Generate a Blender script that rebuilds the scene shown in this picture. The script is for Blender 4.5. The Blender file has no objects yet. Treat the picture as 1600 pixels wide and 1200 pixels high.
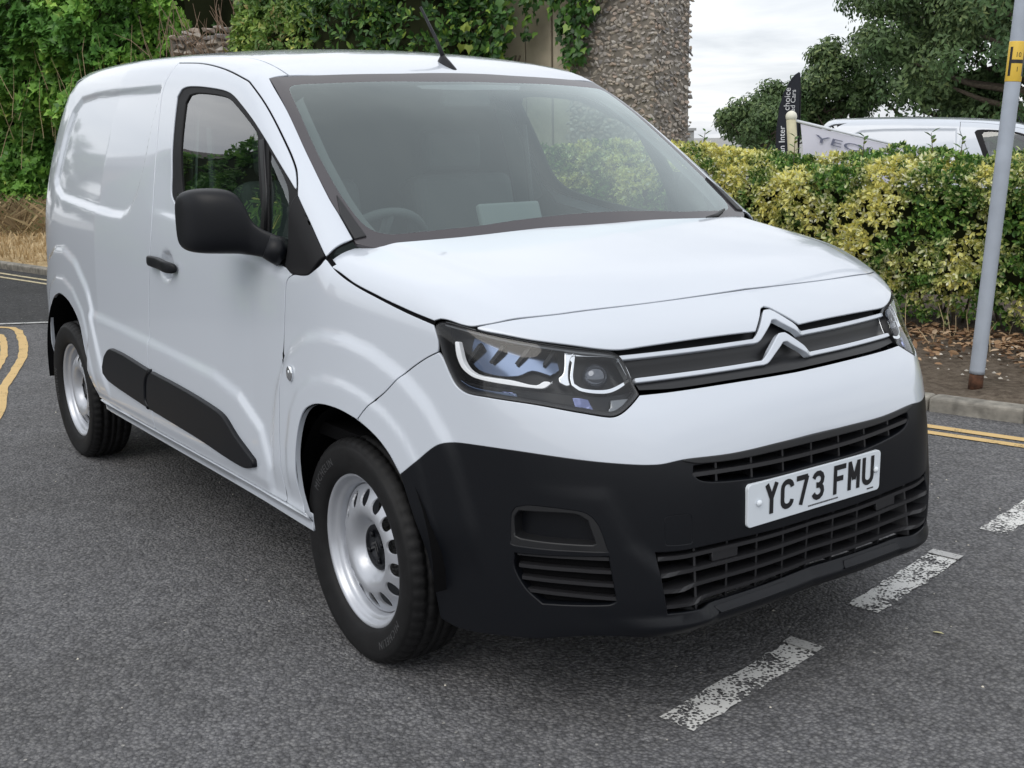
import bpy, math, random
import numpy as np
from mathutils import Vector, Matrix
from mathutils.geometry import delaunay_2d_cdt

random.seed(7)
rng = np.random.default_rng(7)
scn = bpy.context.scene
col = scn.collection

# ------------------------------------------------------------------ camera, sky, sun, exposure
CAM = [2.730630, -2.301567, 1.444540, 2.5157114, -0.2108066, -0.0184780, 1792.597]
cd = bpy.data.cameras.new('camera')
cam = bpy.data.objects.new('camera', cd)
col.objects.link(cam)
scn.camera = cam
yaw, pit, roll = CAM[3:6]
fw = np.array([math.cos(pit) * math.cos(yaw), math.cos(pit) * math.sin(yaw), math.sin(pit)])
rt = np.array([math.sin(yaw), -math.cos(yaw), 0.0])
upv = np.cross(rt, fw)
rt, upv = math.cos(roll) * rt + math.sin(roll) * upv, -math.sin(roll) * rt + math.cos(roll) * upv
M = Matrix(((rt[0], upv[0], -fw[0], CAM[0]), (rt[1], upv[1], -fw[1], CAM[1]), (rt[2], upv[2], -fw[2], CAM[2]), (0, 0, 0, 1)))
cam.matrix_world = M
cd.sensor_width = 36.0
cd.lens = CAM[6] / 1600.0 * 36.0
cd.clip_start = 0.05
cd.clip_end = 2000.0
scn.view_settings.view_transform = 'Standard'
scn.view_settings.look = 'None'
scn.view_settings.exposure = 0.34
scn.view_settings.gamma = 1.0
scn.view_settings.use_curve_mapping = False
scn.render.engine = 'CYCLES'
scn.cycles.max_bounces = 8
scn.cycles.transparent_max_bounces = 16

SUN_EL, SUN_AZ = math.radians(46.0), math.radians(292.0)   # azimuth: direction towards the sun, from +x towards +y
w = bpy.data.worlds.new('World')
scn.world = w
w.use_nodes = True
nt = w.node_tree
nt.nodes.clear()
out = nt.nodes.new('ShaderNodeOutputWorld')
bg = nt.nodes.new('ShaderNodeBackground')
sky = nt.nodes.new('ShaderNodeTexSky')
sky.sky_type = 'NISHITA'
sky.sun_disc = False
sky.sun_elevation = SUN_EL
sky.sun_rotation = math.pi / 2 - SUN_AZ
bg.inputs['Strength'].default_value = 0.1
# clouds: direction projected on a flat cloud base, two noises
tc = nt.nodes.new('ShaderNodeTexCoord')
sep = nt.nodes.new('ShaderNodeSeparateXYZ')
nt.links.new(tc.outputs['Generated'], sep.inputs[0])
def wmath(op, a, b=None):
    n = nt.nodes.new('ShaderNodeMath'); n.operation = op
    for i, v in enumerate((a, b)):
        if v is None: continue
        if isinstance(v, (int, float)): n.inputs[i].default_value = v
        else: nt.links.new(v, n.inputs[i])
    return n.outputs[0]
zz = wmath('ADD', wmath('MAXIMUM', sep.outputs['Z'], 0.0), 0.12)
comb = nt.nodes.new('ShaderNodeCombineXYZ')
nt.links.new(wmath('DIVIDE', sep.outputs['X'], zz), comb.inputs[0])
nt.links.new(wmath('DIVIDE', sep.outputs['Y'], zz), comb.inputs[1])
n1 = nt.nodes.new('ShaderNodeTexNoise'); n1.inputs['Scale'].default_value = 0.9; n1.inputs['Detail'].default_value = 7; n1.inputs['Roughness'].default_value = 0.55
n1.inputs['Distortion'].default_value = 0.4
nt.links.new(comb.outputs[0], n1.inputs['Vector'])
rmp = nt.nodes.new('ShaderNodeValToRGB')
rmp.color_ramp.elements[0].position = 0.32; rmp.color_ramp.elements[0].color = (6.2, 6.5, 7.0, 1)
rmp.color_ramp.elements[1].position = 0.66; rmp.color_ramp.elements[1].color = (10.4, 10.5, 10.6, 1)
nt.links.new(n1.outputs['Fac'], rmp.inputs[0])
grd = nt.nodes.new('ShaderNodeVectorMath'); grd.operation = 'SCALE'      # an overcast sky is about twice as bright overhead as near the horizon
nt.links.new(rmp.outputs[0], grd.inputs[0]); nt.links.new(wmath('ADD', wmath('MULTIPLY', wmath('MAXIMUM', sep.outputs['Z'], 0.0), 0.26), 0.95), grd.inputs['Scale'])
mx = nt.nodes.new('ShaderNodeMix'); mx.data_type = 'RGBA'
mx.inputs[0].default_value = 0.90
nt.links.new(sky.outputs[0], mx.inputs[6]); nt.links.new(grd.outputs[0], mx.inputs[7])
nt.links.new(mx.outputs[2], bg.inputs['Color'])
nt.links.new(bg.outputs[0], out.inputs[0])

sd = bpy.data.lights.new('sun', 'SUN')
sd.energy = 0.85
sd.angle = math.radians(40.0)
sd.color = (1.0, 0.95, 0.88)
sun = bpy.data.objects.new('sun', sd)
col.objects.link(sun)
sdir = Vector((math.cos(SUN_EL) * math.cos(SUN_AZ), math.cos(SUN_EL) * math.sin(SUN_AZ), math.sin(SUN_EL)))
sun.rotation_euler = sdir.to_track_quat('Z', 'Y').to_euler()
sun.location = (0, 0, 20)

# ------------------------------------------------------------------ helpers: materials
def new_mat(name):
    m = bpy.data.materials.new(name); m.use_nodes = True
    return m, m.node_tree, m.node_tree.nodes['Principled BSDF']
def mat(name, color, rough=0.5, metal=0.0, coat=0.0, coat_rough=0.03, spec=0.5, var=0.0, vscale=30.0, bump=0.0, bscale=200.0, emit=None):
    m, t, b = new_mat(name)
    b.inputs['Base Color'].default_value = (*color, 1)
    b.inputs['Roughness'].default_value = rough
    b.inputs['Metallic'].default_value = metal
    b.inputs['Coat Weight'].default_value = coat
    b.inputs['Coat Roughness'].default_value = coat_rough
    b.inputs['Specular IOR Level'].default_value = spec
    if var > 0:
        tcn = t.nodes.new('ShaderNodeTexCoord')
        n = t.nodes.new('ShaderNodeTexNoise'); n.inputs['Scale'].default_value = vscale; n.inputs['Detail'].default_value = 6
        t.links.new(tcn.outputs['Object'], n.inputs['Vector'])
        r = t.nodes.new('ShaderNodeValToRGB')
        r.color_ramp.elements[0].position = 0.3; r.color_ramp.elements[1].position = 0.7
        r.color_ramp.elements[0].color = tuple(c * (1 - var) for c in color) + (1,)
        r.color_ramp.elements[1].color = tuple(min(1, c * (1 + var)) for c in color) + (1,)
        t.links.new(n.outputs['Fac'], r.inputs[0]); t.links.new(r.outputs[0], b.inputs['Base Color'])
    if bump > 0:
        tcn = t.nodes.new('ShaderNodeTexCoord')
        n = t.nodes.new('ShaderNodeTexNoise'); n.inputs['Scale'].default_value = bscale; n.inputs['Detail'].default_value = 3
        t.links.new(tcn.outputs['Object'], n.inputs['Vector'])
        bp = t.nodes.new('ShaderNodeBump'); bp.inputs['Strength'].default_value = bump; bp.inputs['Distance'].default_value = 0.002
        t.links.new(n.outputs['Fac'], bp.inputs['Height']); t.links.new(bp.outputs[0], b.inputs['Normal'])
    return m
def glass_mat(name, tint, refl=1.0, base_refl=0.0, rough=0.0, ior=1.5, gcol=(1, 1, 1)):
    m, t, b = new_mat(name)
    t.nodes.remove(b)
    o = t.nodes['Material Output']
    tr = t.nodes.new('ShaderNodeBsdfTransparent'); tr.inputs[0].default_value = (*tint, 1)
    gl = t.nodes.new('ShaderNodeBsdfGlossy'); gl.inputs['Roughness'].default_value = rough; gl.inputs[0].default_value = (*gcol, 1)
    lw = t.nodes.new('ShaderNodeLayerWeight'); lw.inputs[0].default_value = .5        # 1 - |cos|, the same from both sides
    pw = t.nodes.new('ShaderNodeMath'); pw.operation = 'POWER'; pw.inputs[1].default_value = 5.0; t.links.new(lw.outputs['Facing'], pw.inputs[0])
    mm = t.nodes.new('ShaderNodeMath'); mm.operation = 'MULTIPLY_ADD'
    mm.inputs[1].default_value = .95 * refl; mm.inputs[2].default_value = .045 * refl + base_refl
    t.links.new(pw.outputs[0], mm.inputs[0])
    mm.use_clamp = True
    x = t.nodes.new('ShaderNodeMixShader')
    t.links.new(mm.outputs[0], x.inputs[0]); t.links.new(tr.outputs[0], x.inputs[1]); t.links.new(gl.outputs[0], x.inputs[2])
    t.links.new(x.outputs[0], o.inputs[0])
    return m

PAINT = mat('white_paint', (0.565, 0.606, 0.668), 0.30, coat=1.0, coat_rough=0.05, spec=0.4)
BLACKP = mat('black_plastic', (0.0042, 0.0050, 0.0072), 0.42, spec=0.27, bump=0.06, bscale=900)
TRIMP = mat('grey_black_trim', (0.011, 0.0115, 0.013), 0.46, spec=0.45, bump=0.05, bscale=900)
GRILLEP = mat('grille_plastic', (0.017, 0.017, 0.019), 0.38, spec=0.5)
RUBBER = mat('window_rubber', (0.007, 0.007, 0.008), 0.6, spec=.25)
FRIT = mat('glass_border', (0.055, 0.05, 0.055), 0.12, spec=0.5)
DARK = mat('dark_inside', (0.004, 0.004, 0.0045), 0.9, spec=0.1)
CABIN = mat('cabin_plastic', (0.085, 0.09, 0.092), 0.75)
CABINL = mat('cabin_light_trim', (0.20, 0.22, 0.22), 0.8)
WINDG = glass_mat('windscreen_glass', (0.72, 0.82, 0.80), refl=2.1, base_refl=0.025, gcol=(.86, .95, .95))
SIDEG = glass_mat('side_glass', (0.60, 0.72, 0.68), refl=1.6, base_refl=0.06)
LENS = glass_mat('lamp_lens', (0.96, 0.97, 0.98), refl=.9, base_refl=0.0)
GLASSY = mat('projector_glass', (0.06, 0.07, 0.09), 0.02, metal=0.6, spec=1.0, coat=1.0)
CHROME = mat('chrome', (0.82, 0.84, 0.86), 0.08, metal=1.0)
LAMPBLK = mat('lamp_black', (0.007, 0.008, 0.010), 0.28, spec=0.22)
LAMPBLUE = mat('lamp_blue_reflector', (0.085, 0.11, 0.165), 0.16, metal=1.0)
DRLM = mat('daytime_strip_white', (0.86, 0.87, 0.88), 0.25)
TYREM = mat('tyre_rubber', (0.008, 0.008, 0.0085), 0.62, spec=0.26, var=0.25, vscale=25, bump=0.25, bscale=260)
RIMM = mat('silver_wheel_paint', (0.47, 0.49, 0.53), 0.36, metal=0.5, coat=0.4, coat_rough=0.15, var=0.05, vscale=18)
PLATEM = mat('number_plate_white', (0.70, 0.75, 0.80), 0.30)
INK = mat('plate_black', (0.010, 0.010, 0.012), 0.4)

# ------------------------------------------------------------------ helpers: objects
def tag(o, label=None, cat=None, group=None, kind=None):
    if label: o['label'] = label
    if cat: o['category'] = cat
    if group: o['group'] = group
    if kind: o['kind'] = kind
    return o
def empty(name, loc=(0, 0, 0), parent=None):
    o = bpy.data.objects.new(name, None); col.objects.link(o); o.location = loc
    o.empty_display_size = 0.1
    if parent: o.parent = parent
    return o
def mesh_from(name, V, Fc, m=None, normals=None, smooth=True):
    me = bpy.data.meshes.new(name)
    me.from_pydata([tuple(map(float, v)) for v in V], [], [tuple(map(int, f)) for f in Fc])
    if m is not None: me.materials.append(m)
    if smooth or normals is not None:
        me.shade_smooth()
    if normals is not None:
        me.normals_split_custom_set_from_vertices([tuple(map(float, n)) for n in normals])
    me.update()
    return me
def obj(name, me, parent=None, loc=None):
    o = bpy.data.objects.new(name, me); col.objects.link(o)
    if parent is not None: o.parent = parent
    if loc is not None: o.location = loc
    return o
def copy_tree(o, parent=None):
    c = o.copy(); col.objects.link(c)
    if parent is not None: c.parent = parent
    for ch in list(o.children): copy_tree(ch, c)
    return c
class MB:
    def __init__(s): s.v = []; s.f = []
    def add(s, V, Fc):
        b = len(s.v); s.v += [tuple(v) for v in V]; s.f += [tuple(i + b for i in f) for f in Fc]
        return s
    def box(s, c, d, rot=None):
        x, y, z = d[0] / 2, d[1] / 2, d[2] / 2
        V = [(-x, -y, -z), (x, -y, -z), (x, y, -z), (-x, y, -z), (-x, -y, z), (x, -y, z), (x, y, z), (-x, y, z)]
        if rot is not None: V = [tuple(rot @ Vector(v)) for v in V]
        V = [(v[0] + c[0], v[1] + c[1], v[2] + c[2]) for v in V]
        return s.add(V, [(0, 3, 2, 1), (4, 5, 6, 7), (0, 1, 5, 4), (1, 2, 6, 5), (2, 3, 7, 6), (3, 0, 4, 7)])
    def tube(s, pts, rad, n=8, cap=True):
        pts = [Vector(p) for p in pts]; rad = rad if isinstance(rad, (list, tuple)) else [rad] * len(pts)
        V = []; Fc = []; prev = None
        for i, p in enumerate(pts):
            t = (pts[min(i + 1, len(pts) - 1)] - pts[max(i - 1, 0)]).normalized()
            a = Vector((0, 0, 1)) if abs(t.z) < 0.95 else Vector((1, 0, 0))
            if prev is not None: a = prev
            u = (a - t * a.dot(t)).normalized(); vv = t.cross(u); prev = u
            for k in range(n):
                an = 2 * math.pi * k / n
                V.append(p + (u * math.cos(an) + vv * math.sin(an)) * rad[i])
        for i in range(len(pts) - 1):
            for k in range(n):
                Fc.append((i * n + k, i * n + (k + 1) % n, (i + 1) * n + (k + 1) % n, (i + 1) * n + k))
        if cap:
            Fc.append(tuple(range(n))[::-1]); Fc.append(tuple((len(pts) - 1) * n + k for k in range(n)))
        return s.add(V, Fc)
    def mesh(s, name, m, smooth=False): return mesh_from(name, s.v, s.f, m, smooth=smooth)
def bevel(o, wd, seg=2):
    b = o.modifiers.new('bevel', 'BEVEL'); b.width = wd; b.segments = seg; b.limit_method = 'ANGLE'; b.angle_limit = math.radians(35)
    return o

# ------------------------------------------------------------------ the van body as one smooth function
BP={
'side':[0.8851, 0.8949, 0.8966, 0.8927, 0.8876, 0.8778, 0.8433, 0.7883, 0.7359, 0.6697],
'tapF':[-0.0179, -0.009, 0.0149, 0.051, 0.1012, 0.1982, 0.363],
'tapR':[0.1489, 0.1019, 0.055, 0.0249, 0.0061],
'front':[0.8535, 0.8757, 0.8842, 0.8848, 0.8714, 0.831, 0.7828, 0.7593, 0.7227, 0.6297],
'planL':[0.0071, 0.0044, 0.0138, 0.0266, 0.0823, 0.2432],
'planU':[-0.0061, 0.0076, 0.0341, 0.0677, 0.144, 0.3193],
'hood':[1.2499, 1.2266, 1.1877, 1.1461, 1.1147, 1.0639, 0.9989],
'crown':[0.0119, 0.01, 0.0174, 0.029, 0.0539],
'roof':[1.8043, 1.8271, 1.8317, 1.8206, 1.7961, 1.7686, 1.7333, 1.661],
'ws':[1.7553, -0.8009, 0.6991, -0.1],
'misc':[0.0835, 0.0915, 0.0566, 0.1306, 0.1598, -3.4554, 0.0],
}
KN={
'side':[0.2, 0.35, 0.55, 0.78, 0.95, 1.1, 1.3, 1.5, 1.65, 1.8],
'tapF':[-0.6, -0.2, 0.1, 0.3, 0.5, 0.7, 0.9],
'tapR':[-3.6, -3.4, -3.1, -2.7, -2.2],
'front':[0.2, 0.3, 0.45, 0.57, 0.7, 0.8, 0.87, 0.93, 0.99, 1.06],
'planL':[0, 0.2, 0.4, 0.55, 0.7, 0.9],
'planU':[0, 0.2, 0.4, 0.55, 0.7, 0.9],
'hood':[-0.5, -0.25, 0, 0.2, 0.4, 0.6, 0.75],
'crown':[0, 0.3, 0.5, 0.65, 0.8],
'roof':[-3.5, -3.0, -2.5, -1.9, -1.4, -1.1, -0.9, -0.7],
}
TR={
'ws_out':[[-804,-683,1648],[-619,-714,1541],[-429,-745,1406],[-265,-765,1286],[-200,-768,1240],[-115,-775,1179],[-88,-744,1167],[-59,-708,1162],[-20,-634,1164],[5,-544,1167],[15,-442,1170],[16,-329,1174],[15,-211,1178],[19,-92,1181],[18,-28,1183]],
'ws_outtop':[[-804,-683,1648],[-785,-629,1652],[-759,-489,1659],[-733,-261,1665],[-731,-102,1670]],
'ws_in':[[-665,-145,1637],[-688,-372,1635],[-708,-516,1630],[-730,-635,1623],[-721,-655,1615],[-705,-664,1604],[-615,-684,1546],[-445,-715,1424],[-285,-732,1308],[-203,-732,1250],[-152,-726,1216],[-116,-707,1196],[-93,-672,1187],[-75,-600,1189],[-56,-504,1194],[-41,-403,1198],[-35,-291,1206],[-30,-176,1212],[-29,-53,1215]],
'sensor':[[-666,-228,1633],[-644,-217,1622],[-629,-65,1619],[-641,182,1622],[-672,213,1637]],
'hood':[[-126,-863,1133],[-117,-837,1154],[-114,-804,1170],[-112,-774,1177]],
'hood_side':[[-126,-863,1133],[-70,-864,1104],[35,-863,1073],[149,-852,1046],[251,-838,1022],[355,-820,1000],[360,-818,1004],[372,-812,1011],[395,-803,1011],[434,-788,1003],[464,-770,1002]],
'seam':[[464,-770,1002],[505,-718,1015],[569,-572,1027],[594,-439,1032],[615,-241,1035],[621,-42,1037],[620,-9,1037]],
'nose_low':[[471,-770,996],[510,-746,989],[586,-683,974],[654,-592,957],[687,-520,945],[701,-451,945],[717,-351,945],[740,-166,939],[743,-94,939],[738,-81,947],[711,-30,979],[696,-2,991],[692,19,994]],
'lamp':[[360,-819,998],[368,-815,1006],[381,-809,1010],[431,-790,1003],[467,-773,996],[559,-711,977],[636,-626,959],[688,-527,941],[701,-510,927],[719,-504,896],[738,-501,865],[754,-499,844],[759,-519,832],[762,-552,814],[759,-573,805],[751,-591,803],[711,-640,813],[626,-716,830],[520,-780,839],[467,-800,842],[438,-808,854],[418,-813,876],[391,-818,920],[374,-820,963],[362,-820,988]],
'fseam':[[376,-821,934],[327,-832,910],[257,-848,864],[193,-862,810],[129,-874,764],[83,-881,722]],
'archf':[[-261,-905,331],[-263,-906,353],[-281,-909,436],[-275,-908,545],[-246,-906,636],[-207,-904,692],[-149,-901,721],[-85,-897,732],[0,-890,732],[82,-882,719],[158,-871,688],[208,-862,653],[252,-855,603]],
'blk_top':[[252,-855,603],[299,-845,639],[357,-832,686],[390,-824,705],[428,-814,713],[508,-790,717],[600,-752,717],[673,-706,712],[780,-601,698],[831,-513,690],[848,-446,686]],
'int_top':[[846,-443,693],[863,-288,684],[872,-80,686],[870,162,688],[856,351,688],[844,465,692]],
'grille_bot':[[754,-499,844],[771,-402,842],[792,-219,842],[801,-80,841],[802,73,840],[779,356,840],[761,461,844]],
'blk_arch':[[252,-855,600],[309,-844,466],[335,-837,350],[353,-825,229]],
'blk_bot':[[362,-823,227],[419,-809,219],[574,-759,238],[644,-725,248],[754,-645,271],[840,-531,278],[864,-338,272],[865,-104,274],[869,150,286],[866,439,293],[828,559,283]],
'intake':[[853,-417,677],[857,-423,654],[862,-396,634],[869,-331,621],[880,-136,606],[880,115,611],[870,309,623],[859,418,639]],
'lower':[[844,-531,483],[874,-354,474],[880,-129,461],[880,124,466],[874,362,480],[860,490,484],[867,472,338],[872,340,321],[873,-115,320],[872,-347,319],[857,-506,326]],
'pod_out':[[586,-762,561],[597,-756,579],[631,-739,589],[729,-670,586],[751,-649,575],[767,-635,548],[783,-620,486],[764,-641,485],[593,-759,479],[583,-764,482]],
'pod_in':[[592,-759,554],[605,-753,572],[725,-673,578],[748,-653,563],[763,-640,505],[757,-647,500],[609,-752,498],[593,-759,504]],
'vents':[[592,-759,463],[784,-620,478],[798,-606,363],[786,-620,353],[656,-724,339],[617,-746,373],[590,-760,423]],
'lipline':[[590,-760,390],[623,-742,349],[655,-724,327],[791,-611,321],[856,-499,301],[871,-346,314],[872,-114,314],[872,124,306],[872,341,317],[827,559,292]],
'tow':[[850,-507,563],[854,-496,568],[866,-440,564],[867,-433,558],[870,-431,492],[870,-437,489],[856,-501,495],[854,-506,499]],
'dseam':[[-297,-892,1079],[-332,-895,1056],[-346,-900,971],[-372,-907,778],[-392,-911,578],[-394,-912,450],[-389,-909,336]],
'triangle':[[-127,-862,1134],[-140,-878,1112],[-190,-888,1087],[-227,-890,1081],[-297,-892,1079]],
'dtop':[[-343,-836,1298],[-381,-813,1342],[-419,-797,1378],[-504,-781,1441],[-689,-750,1553],[-870,-725,1639],[-914,-721,1651],[-1139,-698,1697],[-1376,-678,1729],[-1635,-669,1747]],
'ditch':[[-795,-619,1659],[-884,-626,1692],[-1038,-623,1724],[-1248,-626,1746]],
'drear':[[-1635,-669,1747],[-1688,-696,1721],[-1619,-746,1624],[-1567,-786,1506],[-1508,-833,1345],[-1497,-867,1183],[-1513,-883,1042],[-1551,-890,891],[-1572,-894,698],[-1546,-896,578],[-1545,-897,452],[-1558,-894,322]],
'sill':[[-2193,-895,354],[-423,-911,361],[-272,-905,320]],
'sillbot':[[-2184,-894,333],[-275,-904,307]],
'wopen':[[-1345,-848,1277],[-1371,-827,1364],[-1431,-781,1524],[-1465,-749,1615],[-1439,-740,1639],[-1348,-738,1644],[-1134,-744,1628],[-991,-751,1609],[-898,-761,1581],[-692,-789,1493],[-428,-829,1353],[-343,-836,1298],[-133,-863,1138],[-180,-887,1092],[-231,-890,1082],[-317,-892,1082],[-355,-892,1093],[-521,-893,1116],[-813,-872,1148],[-1102,-865,1194],[-1250,-860,1223],[-1303,-855,1247]],
'glassm':[[-1355,-780,1525],[-1376,-758,1592],[-1356,-749,1616],[-1292,-748,1620],[-1118,-752,1608],[-1002,-757,1593],[-929,-765,1572],[-694,-796,1475],[-671,-801,1459],[-555,-877,1223],[-559,-892,1129]],
'quarter':[[-595,-817,1447],[-411,-839,1331],[-362,-867,1251],[-337,-888,1125],[-503,-888,1152],[-543,-860,1301]],
'sailR':[[-420,-829,1349],[-355,-871,1233],[-334,-892,1089]],
'mold_r':[[-2115,-897,540],[-2071,-896,593],[-1981,-895,632],[-1511,-896,610],[-1570,-896,564],[-1588,-897,485],[-1559,-897,455],[-2035,-897,484],[-2116,-897,504]],
'mold_f':[[-1497,-896,610],[-1144,-896,597],[-885,-896,579],[-805,-896,565],[-712,-897,518],[-578,-915,466],[-575,-915,442],[-671,-897,421],[-1059,-897,439],[-1545,-897,455],[-1570,-897,498],[-1548,-896,567]],
'crease':[[-2131,-893,756],[-1449,-894,714],[-912,-894,695],[-712,-895,662],[-535,-913,579],[-491,-913,526]],
'flare_o':[[-325,-904,842],[-278,-902,882],[-191,-897,920],[-95,-892,932],[33,-882,929],[144,-868,908],[243,-851,865],[289,-843,821]],
'flare_i':[[-270,-905,729],[-200,-902,781],[-115,-897,801],[-2,-889,802],[122,-875,774]],
'rflare_o':[[-3031,-842,902],[-2975,-844,964],[-2751,-858,992],[-2525,-870,964],[-2416,-876,908],[-2405,-880,783]],
'rarch':[[-3171,-831,700],[-3163,-833,638],[-3054,-847,477],[-2906,-856,763],[-2764,-865,769],[-2611,-873,738],[-2488,-879,689],[-2396,-884,529],[-2290,-886,344]],
'recess':[[-1729,-728,1669],[-2081,-724,1680],[-2591,-700,1690],[-2839,-694,1672],[-2943,-712,1609],[-3019,-738,1511],[-2982,-787,1354],[-3085,-782,1332],[-3029,-804,1265],[-2884,-828,1201],[-2808,-836,1183],[-2035,-869,1165],[-1847,-870,1161],[-1773,-868,1176],[-1687,-860,1223],[-1644,-855,1248],[-1556,-833,1344],[-1540,-809,1430],[-1597,-779,1530]],
'handle':[[-1485,-883,1035],[-1423,-883,1046],[-1214,-883,1041],[-1217,-885,1002],[-1352,-885,998],[-1486,-885,1013]],
'handlecup':[[-1403,-883,1043],[-1369,-881,1064],[-1323,-881,1069],[-1284,-882,1058],[-1278,-884,1031],[-1288,-886,990],[-1329,-887,968],[-1382,-887,966],[-1407,-886,985]],
'rep':[[-297,-905,791],[-330,-906,786],[-295,-904,810]],
'plate':[[875,-263,603],[875,265,601],[878,263,491],[878,-263,495]],
'drl':[[404,-789,965],[421,-784,965],[430,-785,941],[438,-784,918],[453,-779,899],[477,-771,889],[512,-755,886],[555,-729,883],[603,-692,874],[614,-677,883],[632,-657,880],[622,-679,863],[612,-690,861],[557,-731,866],[489,-767,873],[458,-779,880],[429,-787,898],[412,-791,928]],
'drlhook':[[603,-693,873],[588,-698,897],[591,-694,899],[615,-675,885],[630,-660,880],[617,-676,877]],
'projring':[[623,-626,942],[625,-618,945],[637,-598,942],[668,-524,935],[677,-500,929],[686,-493,917],[702,-488,892],[714,-487,871],[714,-544,851],[705,-576,848],[677,-618,856],[660,-631,869],[651,-629,887],[642,-616,920]],
'projin':[[641,-603,933],[670,-536,927],[679,-510,922],[688,-505,910],[701,-500,888],[710,-497,875],[707,-546,860],[698,-574,858],[676,-611,864],[662,-623,874],[655,-621,890],[647,-611,915]],
'chrtop':[[629,-631,945],[646,-600,943],[646,-619,927],[657,-634,889],[667,-635,869],[660,-647,866],[645,-660,875],[639,-659,889],[643,-646,901]],
'refl':[[425,-745,967],[513,-696,954],[588,-622,936],[608,-630,896],[601,-648,885],[569,-677,897],[548,-700,885],[495,-733,886],[449,-752,901],[429,-756,931]],
'ind1':[[532,-747,848],[558,-732,848],[572,-727,833],[543,-744,834]],
'ind2':[[670,-635,840],[691,-607,836],[706,-605,815],[681,-635,820]],
'ind3':[[723,-561,832],[738,-514,832],[744,-550,811],[733,-576,808]],
'lowbay':[[420,-783,859],[492,-760,855],[616,-680,851],[702,-573,838],[724,-492,842],[734,-504,827],[737,-544,807],[728,-572,803],[689,-622,813],[603,-699,832],[493,-761,839],[446,-776,843]],
'hcrease':[[58,-737,1133],[203,-694,1110],[337,-676,1092],[443,-643,1070],[534,-593,1041]],
'screenback':[[-136,-472,1255],[-181,-426,1292],[-184,-417,1296],[-159,-243,1297],[-107,-278,1258]],
}

def ncs(xk, yk):
    xk = np.asarray(xk, float); yk = np.asarray(yk, float); n = len(xk); h = np.diff(xk)
    A = np.zeros((n, n)); B = np.zeros(n); A[0, 0] = A[-1, -1] = 1
    for i in range(1, n - 1):
        A[i, i - 1] = h[i - 1]; A[i, i] = 2 * (h[i - 1] + h[i]); A[i, i + 1] = h[i]
        B[i] = 6 * ((yk[i + 1] - yk[i]) / h[i] - (yk[i] - yk[i - 1]) / h[i - 1])
    return xk, yk, np.linalg.solve(A, B)
def ev(S, x):
    xk, yk, Mm = S
    i = np.clip(np.searchsorted(xk, x) - 1, 0, len(xk) - 2)
    h = xk[i + 1] - xk[i]; xc = np.clip(x, xk[0], xk[-1])
    a = (xk[i + 1] - xc) / h; b = (xc - xk[i]) / h
    y = a * yk[i] + b * yk[i + 1] + ((a ** 3 - a) * Mm[i] + (b ** 3 - b) * Mm[i + 1]) * h * h / 6
    s0 = (yk[1] - yk[0]) / (xk[1] - xk[0]) - (xk[1] - xk[0]) * Mm[1] / 6
    hn = xk[-1] - xk[-2]; s1 = (yk[-1] - yk[-2]) / hn + hn * Mm[-2] / 6
    return y + np.minimum(x - xk[0], 0) * s0 + np.maximum(x - xk[-1], 0) * s1
def smax(a, b, k):
    h = np.maximum(k - np.abs(a - b), 0) / k
    return np.maximum(a, b) + h * h * k * .25
def smin(a, b, k): return -smax(-a, -b, k)
def sstep(a, b, x):
    t = np.clip((x - a) / (b - a), 0, 1); return t * t * t * (t * (6 * t - 15) + 10)
def T3(k): return np.asarray(TR[k], float) / 1000.0
def poly_sdf(px, pz, poly, closed=True):
    poly = np.asarray(poly, float); d = np.full(px.shape, 1e9); ins = np.zeros(px.shape, bool)
    n = len(poly)
    for i in range(n if closed else n - 1):
        a = poly[i]; b = poly[(i + 1) % n]; e = b - a; L = e @ e + 1e-12
        t = np.clip(((px - a[0]) * e[0] + (pz - a[1]) * e[1]) / L, 0, 1)
        d = np.minimum(d, np.hypot(px - a[0] - t * e[0], pz - a[1] - t * e[1]))
        c = (a[1] > pz) != (b[1] > pz)
        xi = a[0] + (pz - a[1]) / np.where(np.abs(e[1]) < 1e-12, 1e-12, e[1]) * e[0]
        ins ^= c & (px < xi)
    return np.where(ins, -d, d) if closed else d
BP['tapF'][0] = 0.0; BP['tapF'][1] = -0.003; BP['tapR'][-1] = 0.0
BP['crown'] = [0.0060, 0.0105, 0.0180, 0.0290, 0.0539]; BP['hood'] = [1.256, 1.2230, 1.1862, 1.1530, 1.1143, 1.0639, 0.9989]      # bonnet line kept convex
SP = {k: ncs(KN[k], BP[k]) for k in KN}
KST, KFT, KWS, KFS, KRS, XR, _u = BP['misc']
WZ, WX, WSL, _v = BP['ws']
ARCHF = [(-0.262, 0.25), (-0.262, 0.354), (-0.277, 0.438), (-0.269, 0.547), (-0.240, 0.637), (-0.201, 0.690), (-0.144, 0.721), (-0.080, 0.735), (0.004, 0.735), (0.084, 0.720), (0.159, 0.690), (0.209, 0.654), (0.253, 0.603), (0.30, 0.46), (0.33, 0.2)]
ARCHR = [(-2.27, 0.25), (-2.284, 0.346), (-2.388, 0.53), (-2.479, 0.675), (-2.604, 0.742), (-2.759, 0.772), (-2.905, 0.764), (-3.05, 0.715), (-3.16, 0.61), (-3.21, 0.46), (-3.23, 0.2)]
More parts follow.
